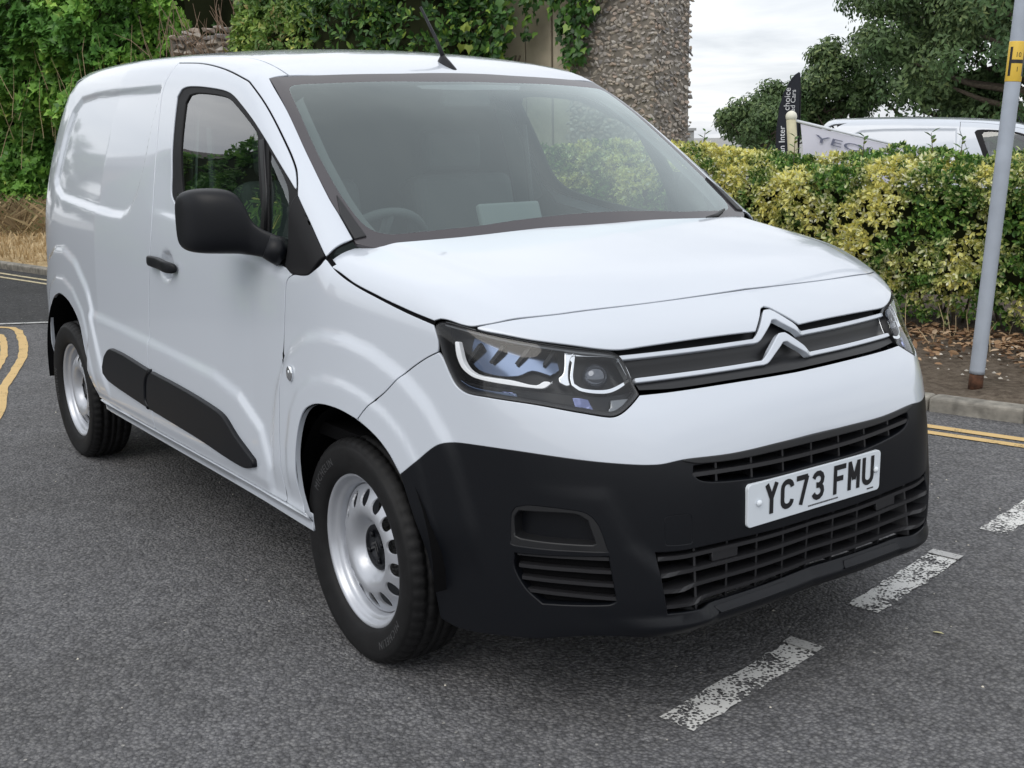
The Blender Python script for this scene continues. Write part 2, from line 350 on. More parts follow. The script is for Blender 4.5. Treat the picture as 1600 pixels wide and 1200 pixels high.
def g_side(x, z):
    D = np.zeros(x.shape)
    for A, do, di in ((ARCHF, .195, .075), (ARCHR, .215, .08)):
        d = poly_sdf(x, z, A, False)
        s = sstep(.36, .52, z)
        D += (.012 * sstep(do + .020, do - .026, d) + .006 * sstep(di + .014, di - .016, d)) * s
    # raised lower door area round the moulding
    sw = [(-2.3, .745), (-1.444, .715), (-.908, .690), (-.709, .655), (-.54, .575), (-.475, .46), (-.50, .36), (-2.4, .36)]
    d = poly_sdf(x, z, sw)
    D += .013 * sstep(.022, -.022, d) * sstep(.355, .42, z)
    # sill: tucks in under a crisp edge
    D -= .022 * sstep(.362, .342, z) * sstep(-2.35, -2.25, x) * sstep(-.2, -.26, x)
    D += .006 * sstep(.395, .365, z) * sstep(-2.35, -2.25, x) * sstep(-.2, -.26, x)
    # recessed blank panel of the load bay
    rc = [(-1.665, 1.668), (-2.09, 1.676), (-2.55, 1.680), (-2.82, 1.668), (-2.94, 1.61), (-3.00, 1.51), (-3.03, 1.37), (-3.06, 1.30), (-3.0, 1.245), (-2.85, 1.205), (-2.0, 1.163), (-1.86, 1.163), (-1.77, 1.19), (-1.70, 1.26), (-1.665, 1.36)]
    d = poly_sdf(x, z, rc)
    D -= .016 * sstep(.004, -.034, d)
    # handle cup
    hc = T3('handlecup'); cx, cz = hc[:, 0].mean(), hc[:, 2].mean()
    D -= .022 * sstep(1.15, .55, np.hypot((x - cx) / .068, (z - cz) / .052))
    # shoulder step under the side windows
    d = z - np.interp(x, [-1.6, -1.3, -.8, -.35, -.1], [1.22, 1.20, 1.125, 1.070, 1.10])
    D -= .007 * sstep(-.02, .012, d) * sstep(-1.62, -1.3, x) * sstep(-.12, -.3, x) * sstep(.25, .08, d)
    return D
def g_front(y, z):
    D = np.zeros(y.shape)
    po, ve = T3('pod_out'), T3('vents')
    hull = [(-po[0, 1] + .035, .625), (-po[4, 1] - .02, .62), (-po[6, 1] - .03, .50), (.385, .30), (.56, .28), (.645, .34), (.66, .48)]
    d = poly_sdf(y, z, hull)
    D += .020 * sstep(.030, -.016, d)
    D += .026 * sstep(.319, .303, z) * sstep(.72, .52, y)
    D -= .035 * sstep(.292, .235, z)
    return D
def table(fn, u0, u1, v0, v1, h):
    u = np.arange(u0, u1 + h, h); v = np.arange(v0, v1 + h, h)
    U, V = np.meshgrid(u, v, indexing='ij')
    G = fn(U, V)
    k = np.array([1, 4, 6, 4, 1.]) / 16
    for ax in (0, 1):
        G = np.apply_along_axis(lambda r: np.convolve(np.pad(r, 2, 'edge'), k, 'valid'), ax, G)
    def f(x, z):
        a = np.clip((x - u0) / h, 0, len(u) - 1.001); b = np.clip((z - v0) / h, 0, len(v) - 1.001)
        i = a.astype(int); j = b.astype(int); a = a - i; b = b - j
        return (G[i, j] * (1 - a) + G[i + 1, j] * a) * (1 - b) + (G[i, j + 1] * (1 - a) + G[i + 1, j + 1] * a) * b
    return f
GS = table(g_side, -3.6, 0.9, 0.1, 1.9, 0.005)
GF = table(g_front, 0.0, 0.95, 0.1, 1.2, 0.006)
def FB(p, mode=0):
    x, y, z = p[..., 0], np.abs(p[..., 1]), p[..., 2]
    ye = np.sqrt(y * y + 1e-8)
    side = ev(SP['side'], z) - ev(SP['tapF'], np.clip(x, -.6, 1.2)) * (x > -.6) - ev(SP['tapR'], np.clip(x, -4, -2.2)) * (x < -2.2)
    side = side + GS(x, z)
    t = np.clip((z - .5) / .45, -.3, 1.3)
    front = ev(SP['front'], z) - (ev(SP['planL'], ye) * (1 - t) + ev(SP['planU'], ye) * t) + GF(y, z)
    hood = ev(SP['hood'], x) - ev(SP['crown'], ye)
    yc = .70 - .12 * np.clip(x, -.2, .7)
    hood = hood + .009 * sstep(yc + .03, yc - .03, y) * sstep(.66, .30, x)
    ws = WZ - WSL * (x - (WX - .16 * ye ** 2)) - .05 * ye ** 2
    roof = ev(SP['roof'], x) - .075 * ye ** 2 - .05 * ye ** 4
    top = hood if mode == 2 else smin(ws, roof, KWS) if mode == 1 else np.maximum(smin(ws, roof, KWS), hood)   # 1: screen without bonnet, 2: bonnet without screen
    dt = (z - top) * .85
    a = smax(y - side, dt, KST)
    kk = np.clip(z - .78, 0, .24) / .24
    a = smax(a, (x - front) * .95, KFS * (1 - kk) + KFT * kk)
    dr = XR + .04 * np.maximum(z - .9, 0) + .06 * y * y + .18 * np.maximum(z - 1.0, 0) ** 2 - x
    return smax(a, dr, KRS)
def grad(p, e=.003, mode=0):
    g = np.stack([FB(p + np.eye(3)[i] * e, mode) - FB(p - np.eye(3)[i] * e, mode) for i in range(3)], -1)
    return g / np.maximum(np.linalg.norm(g, axis=-1, keepdims=True), 1e-9)

class Planar:
    """parallel projection onto the body along d; outlines are given as 3-D points"""
    def __init__(s, d, a=-2.6, b=2.6, mode=0):
        s.mode = mode
        s.d = np.asarray(d, float) / np.linalg.norm(d); s.a, s.b = a, b
        u = np.array([1., 0, 0]) if abs(s.d[0]) < .9 else np.array([0, 1., 0])
        s.u = u - s.d * (u @ s.d); s.u /= np.linalg.norm(s.u); s.v = np.cross(s.d, s.u)
    def to2(s, P): P = np.asarray(P, float); return np.stack([P @ s.u, P @ s.v], -1)
    def rays(s, q): return q[:, :1] * s.u + q[:, 1:] * s.v, np.broadcast_to(s.d, (len(q), 3)), s.a, s.b
class Cyl:
    """radial projection towards the vertical axis (x0, y0)"""
    mode = 0
    def __init__(s, x0=-.1, R=.92): s.x0 = x0; s.R = R
    def to2(s, P):
        P = np.asarray(P, float)
        return np.stack([np.arctan2(P[:, 1], P[:, 0] - s.x0) * s.R, P[:, 2]], -1)
    def rays(s, q):
        th = q[:, 0] / s.R
        o = np.stack([s.x0 + 0 * th, 0 * th, q[:, 1]], -1); d = -np.stack([np.cos(th), np.sin(th), 0 * th], -1)
        return o, d, -1.8, -.15
class CylR(Cyl):
    def to2(s, P):
        P = np.asarray(P, float)
        return np.stack([np.arctan2(P[:, 1], -(P[:, 0] - s.x0)) * s.R, P[:, 2]], -1)
    def rays(s, q):
        th = q[:, 0] / s.R
        o = np.stack([s.x0 + 0 * th, 0 * th, q[:, 1]], -1); d = -np.stack([-np.cos(th), np.sin(th), 0 * th], -1)
        return o, d, -2.4, -.15
def onto(pr, q, off=0.0):
    q = np.asarray(q, float)
    o, d, a, b = pr.rays(q)
    ts = np.linspace(a, b, 60); lo = np.full(len(q), b); hi = np.full(len(q), b); done = np.zeros(len(q), bool); prev = None
    for t in ts:
        v = FB(o + d * t, pr.mode) - off
        new = (v < 0) & ~done
        hi[new] = t; lo[new] = t - (ts[1] - ts[0]); done |= new
        if done.all(): break
    for _ in range(18):
        m = (lo + hi) / 2; v = FB(o + d * m[:, None], pr.mode) - off
        hi = np.where(v < 0, m, hi); lo = np.where(v < 0, lo, m)
    return o + d * hi[:, None]
def smooth_loop(P, step=.010, corner=42.0, closed=True):
    """Catmull-Rom through the points, corners kept"""
    P = np.asarray(P, float); n = len(P); out = []
    keep = [np.linalg.norm(P[i] - P[i - 1]) > 1e-4 for i in range(n)]
    P = P[keep]; n = len(P)
    cs = math.cos(math.radians(corner))
    def is_c(i):
        a = P[i] - P[i - 1]; b = P[(i + 1) % n] - P[i]
        return (a @ b) < cs * np.linalg.norm(a) * np.linalg.norm(b)
    C = [is_c(i) for i in range(n)]
    for i in range(n):
        p1, p2 = P[i], P[(i + 1) % n]
        L = np.linalg.norm(p2 - p1)
        p0 = P[i - 1] if not C[i] else 2 * p1 - p2
        p3 = P[(i + 2) % n] if not C[(i + 1) % n] else 2 * p2 - p1
        # centripetal-style tangents scaled to this segment
        d0 = np.linalg.norm(p1 - p0); d2 = np.linalg.norm(p3 - p2)
        m1 = (p2 - p0) / (L + d0) * L; m2 = (p3 - p1) / (L + d2) * L
        k = max(1, int(round(L / step)))
        for j in range(k):
            t = j / k
            out.append((2 * t**3 - 3 * t**2 + 1) * p1 + (t**3 - 2 * t**2 + t) * m1 + (-2 * t**3 + 3 * t**2) * p2 + (t**3 - t**2) * m2)
    return np.array(out)
def inside(q, poly):
    x, y = q[:, 0], q[:, 1]; r = np.zeros(len(q), bool); n = len(poly)
    for i in range(n):
        a, b = poly[i], poly[(i + 1) % n]
        c = (a[1] > y) != (b[1] > y)
        if c.any():
            xi = a[0] + (y - a[1]) / (b[1] - a[1] + 1e-15) * (b[0] - a[0])
            r ^= c & (x < xi)
    return r
def inset(P, d):
    """moves a closed 2-D loop inwards by d"""
    P = np.asarray(P, float); A = 0.5 * np.sum(P[:, 0] * np.roll(P[:, 1], -1) - np.roll(P[:, 0], -1) * P[:, 1])
    s = 1 if A > 0 else -1
    e = np.roll(P, -1, 0) - P; e /= np.maximum(np.linalg.norm(e, axis=1, keepdims=True), 1e-9)
    nrm = np.stack([-e[:, 1], e[:, 0]], -1) * s
    b = nrm + np.roll(nrm, 1, 0); L = np.linalg.norm(b, axis=1, keepdims=True)
    b = b / np.maximum(L, 1e-6); cosh = np.clip(np.sum(b * nrm, 1, keepdims=True), .45, 1)
    return P + b * d / cosh
def tri2d(loops, h, inner_only=None):
    """constrained triangulation: first loop outer, the rest holes"""
    pts = []; edges = []
    for L in loops:
        b = len(pts); pts += [Vector((float(a), float(c))) for a, c in L]
        edges += [(b + i, b + (i + 1) % len(L)) for i in range(len(L))]
    A = np.vstack(loops); lo, hi = A.min(0), A.max(0)
    gx = np.arange(lo[0], hi[0], h); gy = np.arange(lo[1], hi[1], h * .866)
    G = np.array([(x + (h / 2 if j % 2 else 0), y) for j, y in enumerate(gy) for x in gx])
    if len(G):
        ok = inside(G, loops[0])
        for L in loops[1:]: ok &= ~inside(G, L)
        G = G[ok]
        if len(G):
            dm = np.full(len(G), 9.)
            for i in range(0, len(A), 64):
                dm = np.minimum(dm, np.hypot(G[:, None, 0] - A[None, i:i + 64, 0], G[:, None, 1] - A[None, i:i + 64, 1]).min(1))
            G = G[dm > h * .45]
            pts += [Vector((float(a), float(c))) for a, c in G]
    r = delaunay_2d_cdt(pts, edges, [], 0, 1e-6)
    V = np.array([(v.x, v.y) for v in r[0]]); Fc = np.array([f for f in r[2] if len(f) == 3])
    c = V[Fc].mean(1)
    ok = inside(c, loops[0])
    for L in loops[1:]: ok &= ~inside(c, L)
    Fc = Fc[ok]
    used = np.unique(Fc); mp = -np.ones(len(V), int); mp[used] = np.arange(len(used))
    return V[used], mp[Fc]
def panel_arrays(pr, outer, holes=(), off=0.0, h=.024, gap=.0, flange=.018, r=.0025, smooth=True, step=.010, shape=None, in2d=False):
    """sheet on the body surface inside an outline, with a rounded edge turned inwards"""
    loops = []
    for k, L in enumerate([outer] + list(holes)):
        q = np.asarray(L, float) if in2d else pr.to2(L)
        if smooth: q = smooth_loop(q, step)
        if gap: q = inset(q, gap if k == 0 else -gap)
        loops.append(q)
    V2, Fc = tri2d(loops, h)
    P = onto(pr, V2, off)
    N = grad(P, mode=pr.mode)
    if shape is not None:
        P = P + N * shape(P, V2)[:, None]
    # orientation
    fn = np.cross(P[Fc[:, 1]] - P[Fc[:, 0]], P[Fc[:, 2]] - P[Fc[:, 0]])
    flip = np.sum(fn * N[Fc[:, 0]], 1) < 0
    Fc[flip] = Fc[flip][:, ::-1]
    if shape is not None:
        N2 = np.zeros_like(P); fn = np.cross(P[Fc[:, 1]] - P[Fc[:, 0]], P[Fc[:, 2]] - P[Fc[:, 0]])
        for i in range(3): np.add.at(N2, Fc[:, i], fn)
        N = N2 / np.maximum(np.linalg.norm(N2, axis=1, keepdims=True), 1e-12)
    V = P; NN = N; faces = Fc.tolist()
    if flange > 0:
        ed = {}
        for f in Fc:
            for i in range(3):
                a, b = int(f[i]), int(f[(i + 1) % 3])
                if (b, a) in ed: del ed[(b, a)]
                else: ed[(a, b)] = 1
        O = {}
        for a, b in ed:
            e = P[b] - P[a]; o = np.cross(e, N[a] + N[b]); o /= max(np.linalg.norm(o), 1e-12)
            for k in (a, b): O[k] = O.get(k, 0) + o
        ks = list(O); ix = {k: i for i, k in enumerate(ks)}
        o = np.array([O[k] for k in ks]); o /= np.maximum(np.linalg.norm(o, axis=1, keepdims=True), 1e-9)
        p = P[ks]; n = N[ks]; b0 = len(V); m = len(ks)
        R1 = p + o * r * .7 - n * r * .3; R2 = p + o * r - n * r; R3 = p + o * r - n * max(flange, r * 1.01)
        V = np.vstack([V, R1, R2, R3]); n1 = n + o; n1 /= np.linalg.norm(n1, axis=1, keepdims=True)
        NN = np.vstack([NN, n1, o, o])
        for a, b in ed:
            i, j = ix[a], ix[b]
            ra, rb = a, b
            for L in range(3):
                na, nb = b0 + L * m + i, b0 + L * m + j
                faces.append((rb, ra, na, nb)); ra, rb = na, nb
    return V, faces, NN
MIR = np.array([1, -1, 1.])
def panel(name, parent, m, pr, outer, holes=(), both=False, **kw):
    V, Fc, N = panel_arrays(pr, outer, holes, **kw)
    o = obj(name, mesh_from(name, V, Fc, m, N), parent)
    if both:
        o2 = obj(name, mesh_from(name, V * MIR, [f[::-1] for f in Fc], m, N * MIR), both if both is not True else parent)
        return o, o2
    return o
def pair(mk):
    return mk
def sym(half):
    """closed symmetric outline from a right-half polyline that starts and ends near y = 0"""
    h = np.asarray(half, float)
    return np.vstack([h, (h * MIR)[::-1]])
def strip(pr, pts2, thick, depth, off, axis='v'):
    """bar that follows the body: pts2 = domain polyline, thick across (domain v), depth inwards"""
    q = np.asarray(pts2, float)
    d = np.gradient(q, axis=0); d /= np.linalg.norm(d, axis=1, keepdims=True); nn = np.stack([-d[:, 1], d[:, 0]], -1)
    V = []; Fc = []
    for s, o in ((.5, 0), (.5, 1), (-.5, 1), (-.5, 0)):
        P = onto(pr, q + nn * thick * s, off - depth * o); V.append(P)
    n = len(q); A = np.vstack(V)
    for k in range(4):
        k2 = (k + 1) % 4
        for i in range(n - 1): Fc.append((k * n + i, k2 * n + i, k2 * n + i + 1, k * n + i + 1))
    Fc.append((0, n, 2 * n, 3 * n)[::-1]); Fc.append((n - 1, 2 * n - 1, 3 * n - 1, 4 * n - 1))
    return A, Fc

# ------------------------------------------------------------------ white van
VAN = tag(empty('panel_van'), 'white panel van with black lower bumper, bare load side and steel wheels, in the road', 'van')
SIDE = Planar((0, .85, -.5)); FLAT = Planar((0, 1, -.08)); TOP = Planar((0, 0, -1)); NOSE = Planar((-.72, 0, -.69)); SCR = Planar((-.57, 0, -.82), mode=1); TOPH = Planar((0, 0, -1), mode=2); CY = Cyl(); CR = CylR(-2.7)
def sxz(L):
    L = np.asarray(L, float); o = np.stack([L[:, 0], 0 * L[:, 0] - 1.3, L[:, 1]], -1)
    lo = np.zeros(len(L)); hi = np.full(len(L), 1.2)
    for _ in range(30):
        m = (lo + hi) / 2; v = FB(o + np.array([0, 1., 0]) * m[:, None]); hi = np.where(v < 0, m, hi); lo = np.where(v < 0, lo, m)
    return o + np.array([0, 1., 0]) * hi[:, None]
def txy(L): return onto(TOP, TOP.to2([(x, y, 0) for x, y in L]))
def cyz(L): return onto(CY, np.array([(math.radians(a) * CY.R, z) for a, z in L]))
def cen(z): return cyz([(0, z)])[0]
GAP = .0040
def dens(P, step=.012):
    P = np.asarray(P, float); Q = smooth_loop(np.vstack([P, P[-1:] + (P[-1:] - P[-2:-1]) * 3, P[:1] + (P[:1] - P[1:2]) * 3]), step, 60)
    k = np.argmin(np.linalg.norm(Q - P[-1], axis=1)); return Q[:k + 1]
def snap(P):
    P = np.array(P, float)
    for _ in range(6):
        n_ = grad(P); P = P - n_ * np.clip(FB(P), -.02, .02)[:, None]
    return P
LEVEL = ('drl', 'drlhook', 'projring', 'projin', 'chrtop', 'refl', 'ind1', 'ind2', 'ind3', 'lowbay', 'screenback', 'ws_in', 'ws_out', 'ws_outtop', 'sensor', 'hood', 'seam', 'nose_low')
t = {k: T3(k) if k in LEVEL else snap(T3(k)) for k in TR}
t['drear'] = np.vstack([t['dtop'][-1:], sxz([(-1.635, 1.715), (-1.640, 1.64), (-1.60, 1.54), (-1.548, 1.40), (-1.515, 1.27), (-1.500, 1.16), (-1.510, 1.042), (-1.540, .891), (-1.556, .75), (-1.556, .578), (-1.556, .453)])])
t['dseam'][-1] = sxz([(-.386, .372)])[0]
for k_ in ('fseam', 'dseam', 'dtop'): t[k_ + '_d'] = snap(dens(t[k_]))
# --- bonnet, nose panel, wings
half = np.vstack([[txy([(.03, 0)])[0]], t['ws_out'][12:5:-1], t['ws_out'][5:6], t['hood'][2:0:-1], t['hood_side'], t['seam'][[1, 2, 4]]])
panel('bonnet', VAN, PAINT, TOPH, sym(half), gap=.0032, h=.018, r=.002, flange=.005)
half = np.vstack([t['seam'][[4, 2, 1]], t['seam'][:1], t['nose_low'][:6], cyz([(-5.7, .947), (-2.6, .981), (-1.0, .996)]), [cen(.999)]])
panel('nose_panel', VAN, PAINT, NOSE, sym(half), gap=GAP, h=.018, flange=.005)
wing = np.vstack([t['hood_side'][:6], t['lamp'][[24, 23]], t['fseam_d'], t['archf'][9:0:-1], sxz([(-.262, .366)]), t['dseam_d'][::-1], t['triangle'][3:0:-1]])
WING = panel('front_wing', VAN, PAINT, SIDE, wing, gap=.0032, both=True, h=.013, r=.002, flange=.005)
# --- load side with roof rail and screen pillar
rb = [onto(CR, np.array([(math.radians(-42) * CR.R, z)]))[0] for z in np.linspace(.31, 1.64, 15)]
rail = txy([(-3.36, -.60), (-3.0, -.625), (-2.4, -.635), (-1.8, -.637)])
side = np.vstack([t['ws_out'][:6], t['triangle'][:1], t['wopen'][11:12], t['dtop_d'][1:], t['drear'][1:12], sxz([(-1.556, .372), (-2.275, .372)]),
                  sxz(ARCHR[2:10]), sxz([(-3.22, .31)]), rb, rail, t['ditch'][::-1]])
panel('load_side', VAN, PAINT, SIDE, side, gap=GAP, both=True, h=.015, smooth=True, flange=.005)
sill = sxz([(-2.272, .362), (-1.5, .363), (-.8, .363), (-.268, .356), (-.262, .312), (-.8, .318), (-1.5, .32), (-2.268, .322)])
panel('sill', VAN, PAINT, FLAT, sill, both=True, h=.02, flange=.02)
half = np.vstack([t['ws_outtop'][::-1][:3], [t['ditch'][0]], t['ditch'][1:], rail[::-1]])
half = np.vstack([txy([(t['ws_outtop'][-1][0], 0)]), t['ws_outtop'][[4, 3, 2]], t['ditch'], rail[::-1], txy([(-3.37, 0)])])
panel('roof_panel', VAN, PAINT, TOP, sym(half), gap=.0015, h=.03)
rtop = txy([(-3.36, y) for y in np.linspace(-.60, .60, 13)])
rear = np.vstack([rb, rtop, (np.array(rb) * MIR)[::-1]])
RD = panel('rear_door', VAN, PAINT, CR, rear, gap=GAP, h=.035)
for s in (-1, 1):
    lo_ = onto(CR, np.array([(math.radians(a) * CR.R, z) for a, z in ((37 * s, .75), (40.5 * s, .75), (40.5 * s, 1.15), (37 * s, 1.15))]))
    panel('tail_lamp', VAN, mat('red_lens', (.35, .01, .01), .2), CR, lo_, off=.01, flange=.012, r=.006, smooth=False)
# --- windscreen
wo = np.vstack([txy([(t['ws_outtop'][-1][0], 0)]), t['ws_outtop'][[4, 3, 2, 1]], t['ws_out'][:13], txy([(.03, 0)])])
wo[9:] += np.array([.012, 0, -.008])
wi = t['ws_in']; wi = np.vstack([onto(SCR, SCR.to2([wi[0] * [1, 0, 1]])), wi[:18], onto(SCR, SCR.to2([wi[18] * [1, 0, 1]]))])
WS = panel('windscreen', VAN, WINDG, SCR, sym(wi), h=.03, flange=0, off=.0)
panel('glass_border', WS, FRIT, SCR, sym(wo), [sym(wi)], gap=.0, off=.0, h=.03, flange=.012, r=.003)
sb = t['sensor']; panel('sensor_patch', WS, FRIT, SCR, sb + np.array([.012, 0, -.008]), off=-.004, flange=0)
# corner trims at the foot of the pillars
ct = np.vstack([t['ws_out'][4:6], onto(SCR, SCR.to2(t['ws_out'][5:6] + [[.0, .03, 0]])), onto(SCR, SCR.to2(t['ws_out'][3:4] + [[0, .018, 0]]))])
panel('pillar_trim', VAN, TRIMP, SCR, ct, both=True, off=.007, flange=.012, r=.004, smooth=False)
# wiper tip that shows over the bonnet edge
for yy in (.56,):
    wv = MB(); P0 = onto(SCR, SCR.to2([(-.03, yy, 1.17)]))[0]; P1 = onto(SCR, SCR.to2([(-.075, yy + .09, 1.19)]))[0]
    wv.tube([P0 + [.02, -.06, .004], P0 + [0, 0, .010], P1 + [0, 0, .008]], [.008, .007, .004], 8)
    obj('wiper', wv.mesh('wiper', TRIMP, True), VAN)
# --- cab doors
dr = np.vstack([t['dseam_d'][::-1], sxz([(-.30, 1.105), (-.325, 1.20)]), t['wopen'][11:12], t['dtop_d'][1:], t['drear'][1:12], sxz([(-1.555, .369), (-1.0, .369), (-.40, .369)])])
DOORS = panel('cab_door', VAN, PAINT, SIDE, dr, [t['wopen']], gap=.0054, both=True, h=.013, flange=.005)
D2 = DOORS[1]
gm = np.vstack([t['glassm'][:10], sxz([(-.553, 1.142), (-.811, 1.175), (-1.08, 1.215), (-1.20, 1.25), (-1.262, 1.30), (-1.31, 1.40)])])
q_ = SIDE.to2(gm); q_ = inset(q_, -.009); keep_ = gm.copy(); gm = onto(SIDE, q_); gm[[8, 9, 10]] = keep_[[8, 9, 10]]
qg = np.vstack([t['quarter'][:4], sxz([(-.34, 1.142), (-.48, 1.150), (-.515, 1.165), (-.535, 1.30)])])
panel('window_frame', DOORS[0], RUBBER, SIDE, t['wopen'], [gm, qg], off=-.006, gap=-.002, both=D2, h=.02, flange=.012, r=.004)
panel('side_window', DOORS[0], SIDEG, SIDE, gm, off=-.012, gap=-.004, both=D2, flange=0, h=.03)
panel('quarter_window', DOORS[0], SIDEG, SIDE, qg, off=-.012, gap=-.004, both=D2, flange=0, h=.03)
div = sxz([(-.648, 1.452), (-.552, 1.30), (-.545, 1.145), (-.520, 1.145), (-.530, 1.30), (-.625, 1.455)])
panel('window_divider', DOORS[0], TRIMP, SIDE, div, off=.002, both=D2, flange=.012, r=.004, smooth=False)
sail = np.vstack([t['wopen'][11:17], sxz([(-.345, 1.15), (-.352, 1.25)])])
panel('mirror_sail', DOORS[0], RUBBER, SIDE, sail, off=.003, both=D2, flange=.012, r=.005, gap=.002)
mf = t['mold_f']; panel('side_moulding', DOORS[0], BLACKP, FLAT, np.vstack([mf[:7], mf[7:]]), off=.016, both=D2, flange=.02, r=.008, gap=.008, h=.02)
mr = t['mold_r']; LS = [o for o in VAN.children if o.name.startswith('load_side')]
panel('side_moulding', LS[0], BLACKP, FLAT, mr, off=.016, both=LS[1], flange=.02, r=.008, gap=.008, h=.02)
# door handle: a curved black grip over the cup
hb = MB(); pts = sxz([(-1.50, 1.028), (-1.45, 1.032), (-1.36, 1.028), (-1.27, 1.022), (-1.21, 1.018)]); offs = [.006, .028, .038, .034, .008]
V = []; n = 5
for i, p in enumerate(pts):
    hh = [.020, .024, .026, .026, .022][i]
    for a in range(12):
        an = 2 * math.pi * a / 12; ca, sa = math.cos(an), math.sin(an); V.append((p[0], p[1] - offs[i] + .011 * math.copysign(abs(ca) ** .6, ca), p[2] + hh * .85 * math.copysign(abs(sa) ** .6, sa)))
Fc = [(i * 12 + k, (i + 1) * 12 + k, (i + 1) * 12 + (k + 1) % 12, i * 12 + (k + 1) % 12) for i in range(n - 1) for k in range(12)] + [tuple(range(12)), tuple(range(n * 12 - 1, n * 12 - 13, -1))]
hm = mesh_from('door_handle', V, Fc, BLACKP); o = obj('door_handle', hm, DOORS[0]); o.modifiers.new('s', 'SUBSURF').levels = 1
hm2 = mesh_from('door_handle', np.array(V) * MIR, [f[::-1] for f in Fc], BLACKP); obj('door_handle', hm2, D2).modifiers.new('s', 'SUBSURF').levels = 1
# side repeater on the wing
rp = sxz([(-.292, .790)])[0]; rn = grad(rp[None])[0]
def disc_lathe(profile, n=24):
    V = []; Fc = []
    for r, a in profile:
        for k in range(n): V.append((r * math.cos(2 * math.pi * k / n), -a, r * math.sin(2 * math.pi * k / n)))
    for i in range(len(profile) - 1):
        for k in range(n): Fc.append((i * n + k, i * n + (k + 1) % n, (i + 1) * n + (k + 1) % n, (i + 1) * n + k))
    Fc.append(tuple(range(n))[::-1]); Fc.append(tuple((len(profile) - 1) * n + k for k in range(n)))
    return V, Fc
V, Fc = disc_lathe([(.024, .0), (.023, .006), (.018, .009), (.014, .007), (.010, .010), (.002, .011)])
for s, wg in ((1, WING[0]), (-1, WING[1])):
    Vv = np.array([(v[0] * .72, v[1], v[2]) for v in V]) + rp; Vv = Vv * (MIR if s < 0 else 1)
    obj('side_repeater', mesh_from('side_repeater', Vv, Fc if s > 0 else [f[::-1] for f in Fc], CHROME), wg)
# --- white bumper cover
half = np.vstack([[cen(.688)], t['int_top'][1:2], t['int_top'][:1], t['blk_top'][::-1][1:], t['archf'][[11, 10]], t['fseam_d'][::-1], t['lamp'][22:10:-1], t['grille_bot'][1:3], [cen(.841)]])
panel('bumper_cover', VAN, PAINT, CY, sym(half), gap=.0026, h=.015, r=.002, flange=.006)
# --- black lower bumper
half = np.vstack([[cen(.688)], t['int_top'][1:2], t['int_top'][:1], t['blk_top'][::-1][1:], t['blk_arch'][1:], t['blk_bot'][:7], [cen(.268)]])
ih = np.vstack([[cen(.676)], cyz([(-12, .676)]), t['intake'][:4], cyz([(-10, .608)]), [cen(.607)]])
lh = np.vstack([[cen(.464)], t['lower'][[1, 0]], t['lower'][10:11], cyz([(-20, .322)]), [cen(.322)]])
tow = t['tow']
LB = panel('lower_bumper', VAN, BLACKP, CY, sym(half), [sym(ih), sym(lh), t['pod_out'], t['pod_out'] * MIR, t['vents'], t['vents'] * MIR, tow], gap=.001, h=.016, flange=.06, r=.004)
panel('towing_eye_cover', LB, BLACKP, CY, tow, gap=.0022, off=-.0005, h=.02, flange=.012, r=.0025)
panel('fog_lamp_surround', LB, TRIMP, CY, t['pod_out'], [t['pod_in']], both=True, gap=.001, off=-.002, h=.015, flange=.045, r=.004)
pin = t['pod_in']; pc = pin.mean(0)
def podshape(P, q):
    return .034 * sstep(.545, .500, P[:, 2]) * sstep(-.62, -.44, -np.abs(P[:, 1]))
panel('fog_lamp_recess', LB, BLACKP, CY, pin, both=True, gap=-.004, off=-.045, h=.012, flange=0, shape=podshape)
panel('vent_back', LB, DARK, CY, t['vents'], both=True, gap=-.004, off=-.032, h=.02, flange=0)
def ang(p): return math.degrees(math.atan2(p[1], p[0] + .1))
for k, f in enumerate((.10, .36, .62, .88)):
    th = np.linspace(-47.2 + 1.6 * f * f, -34.6 + .6 * f, 14); zt = .470 + .010 * (th + 47) / 13; zb = .352 + 0 * th
    q = np.stack([np.radians(th) * CY.R, zt + (zb - zt) * f + .004 * np.cos((th + 41) / 6)], -1)
    V, Fc = strip(CY, q, .009, .022, -.006)
    obj('vent_slat', mesh_from('vent_slat', V, Fc, GRILLEP, smooth=False), LB); obj('vent_slat', mesh_from('vent_slat', V * MIR, [f_[::-1] for f_ in Fc], GRILLEP, smooth=False), LB)
# upper intake
panel('intake_back', LB, DARK, CY, sym(ih), gap=-.006, off=-.075, h=.03, flange=0)
q = np.stack([np.radians(np.linspace(-24.6, 24.6, 50)) * CY.R, .640 + .014 * (np.linspace(-1, 1, 50)) ** 2], -1)
V, Fc = strip(CY, q, .010, .045, -.004); obj('intake_slat', mesh_from('intake_slat', V, Fc, GRILLEP, smooth=False), LB)
for th in np.linspace(-19.5, 19.5, 7):
    zt = .676; zb = .608 + .014 * (th / 20) ** 2
    q = np.array([(math.radians(th) * CY.R, zb - .004), (math.radians(th) * CY.R, zt + .004)])
    V, Fc = strip(CY, q, .006, .04, -.014); obj('intake_rib', mesh_from('intake_rib', V, Fc, GRILLEP, smooth=False), LB)
it = np.vstack([[cen(.6865)], cyz([(-8, .6865), (-16.77, .685)]), t['int_top'][:1], cyz([(-22.5, .681), (-16, .673), (-8, .6725)]), [cen(.6725)]])
panel('intake_trim', LB, TRIMP, CY, sym(it), off=.004, h=.02, flange=.012, r=.003)
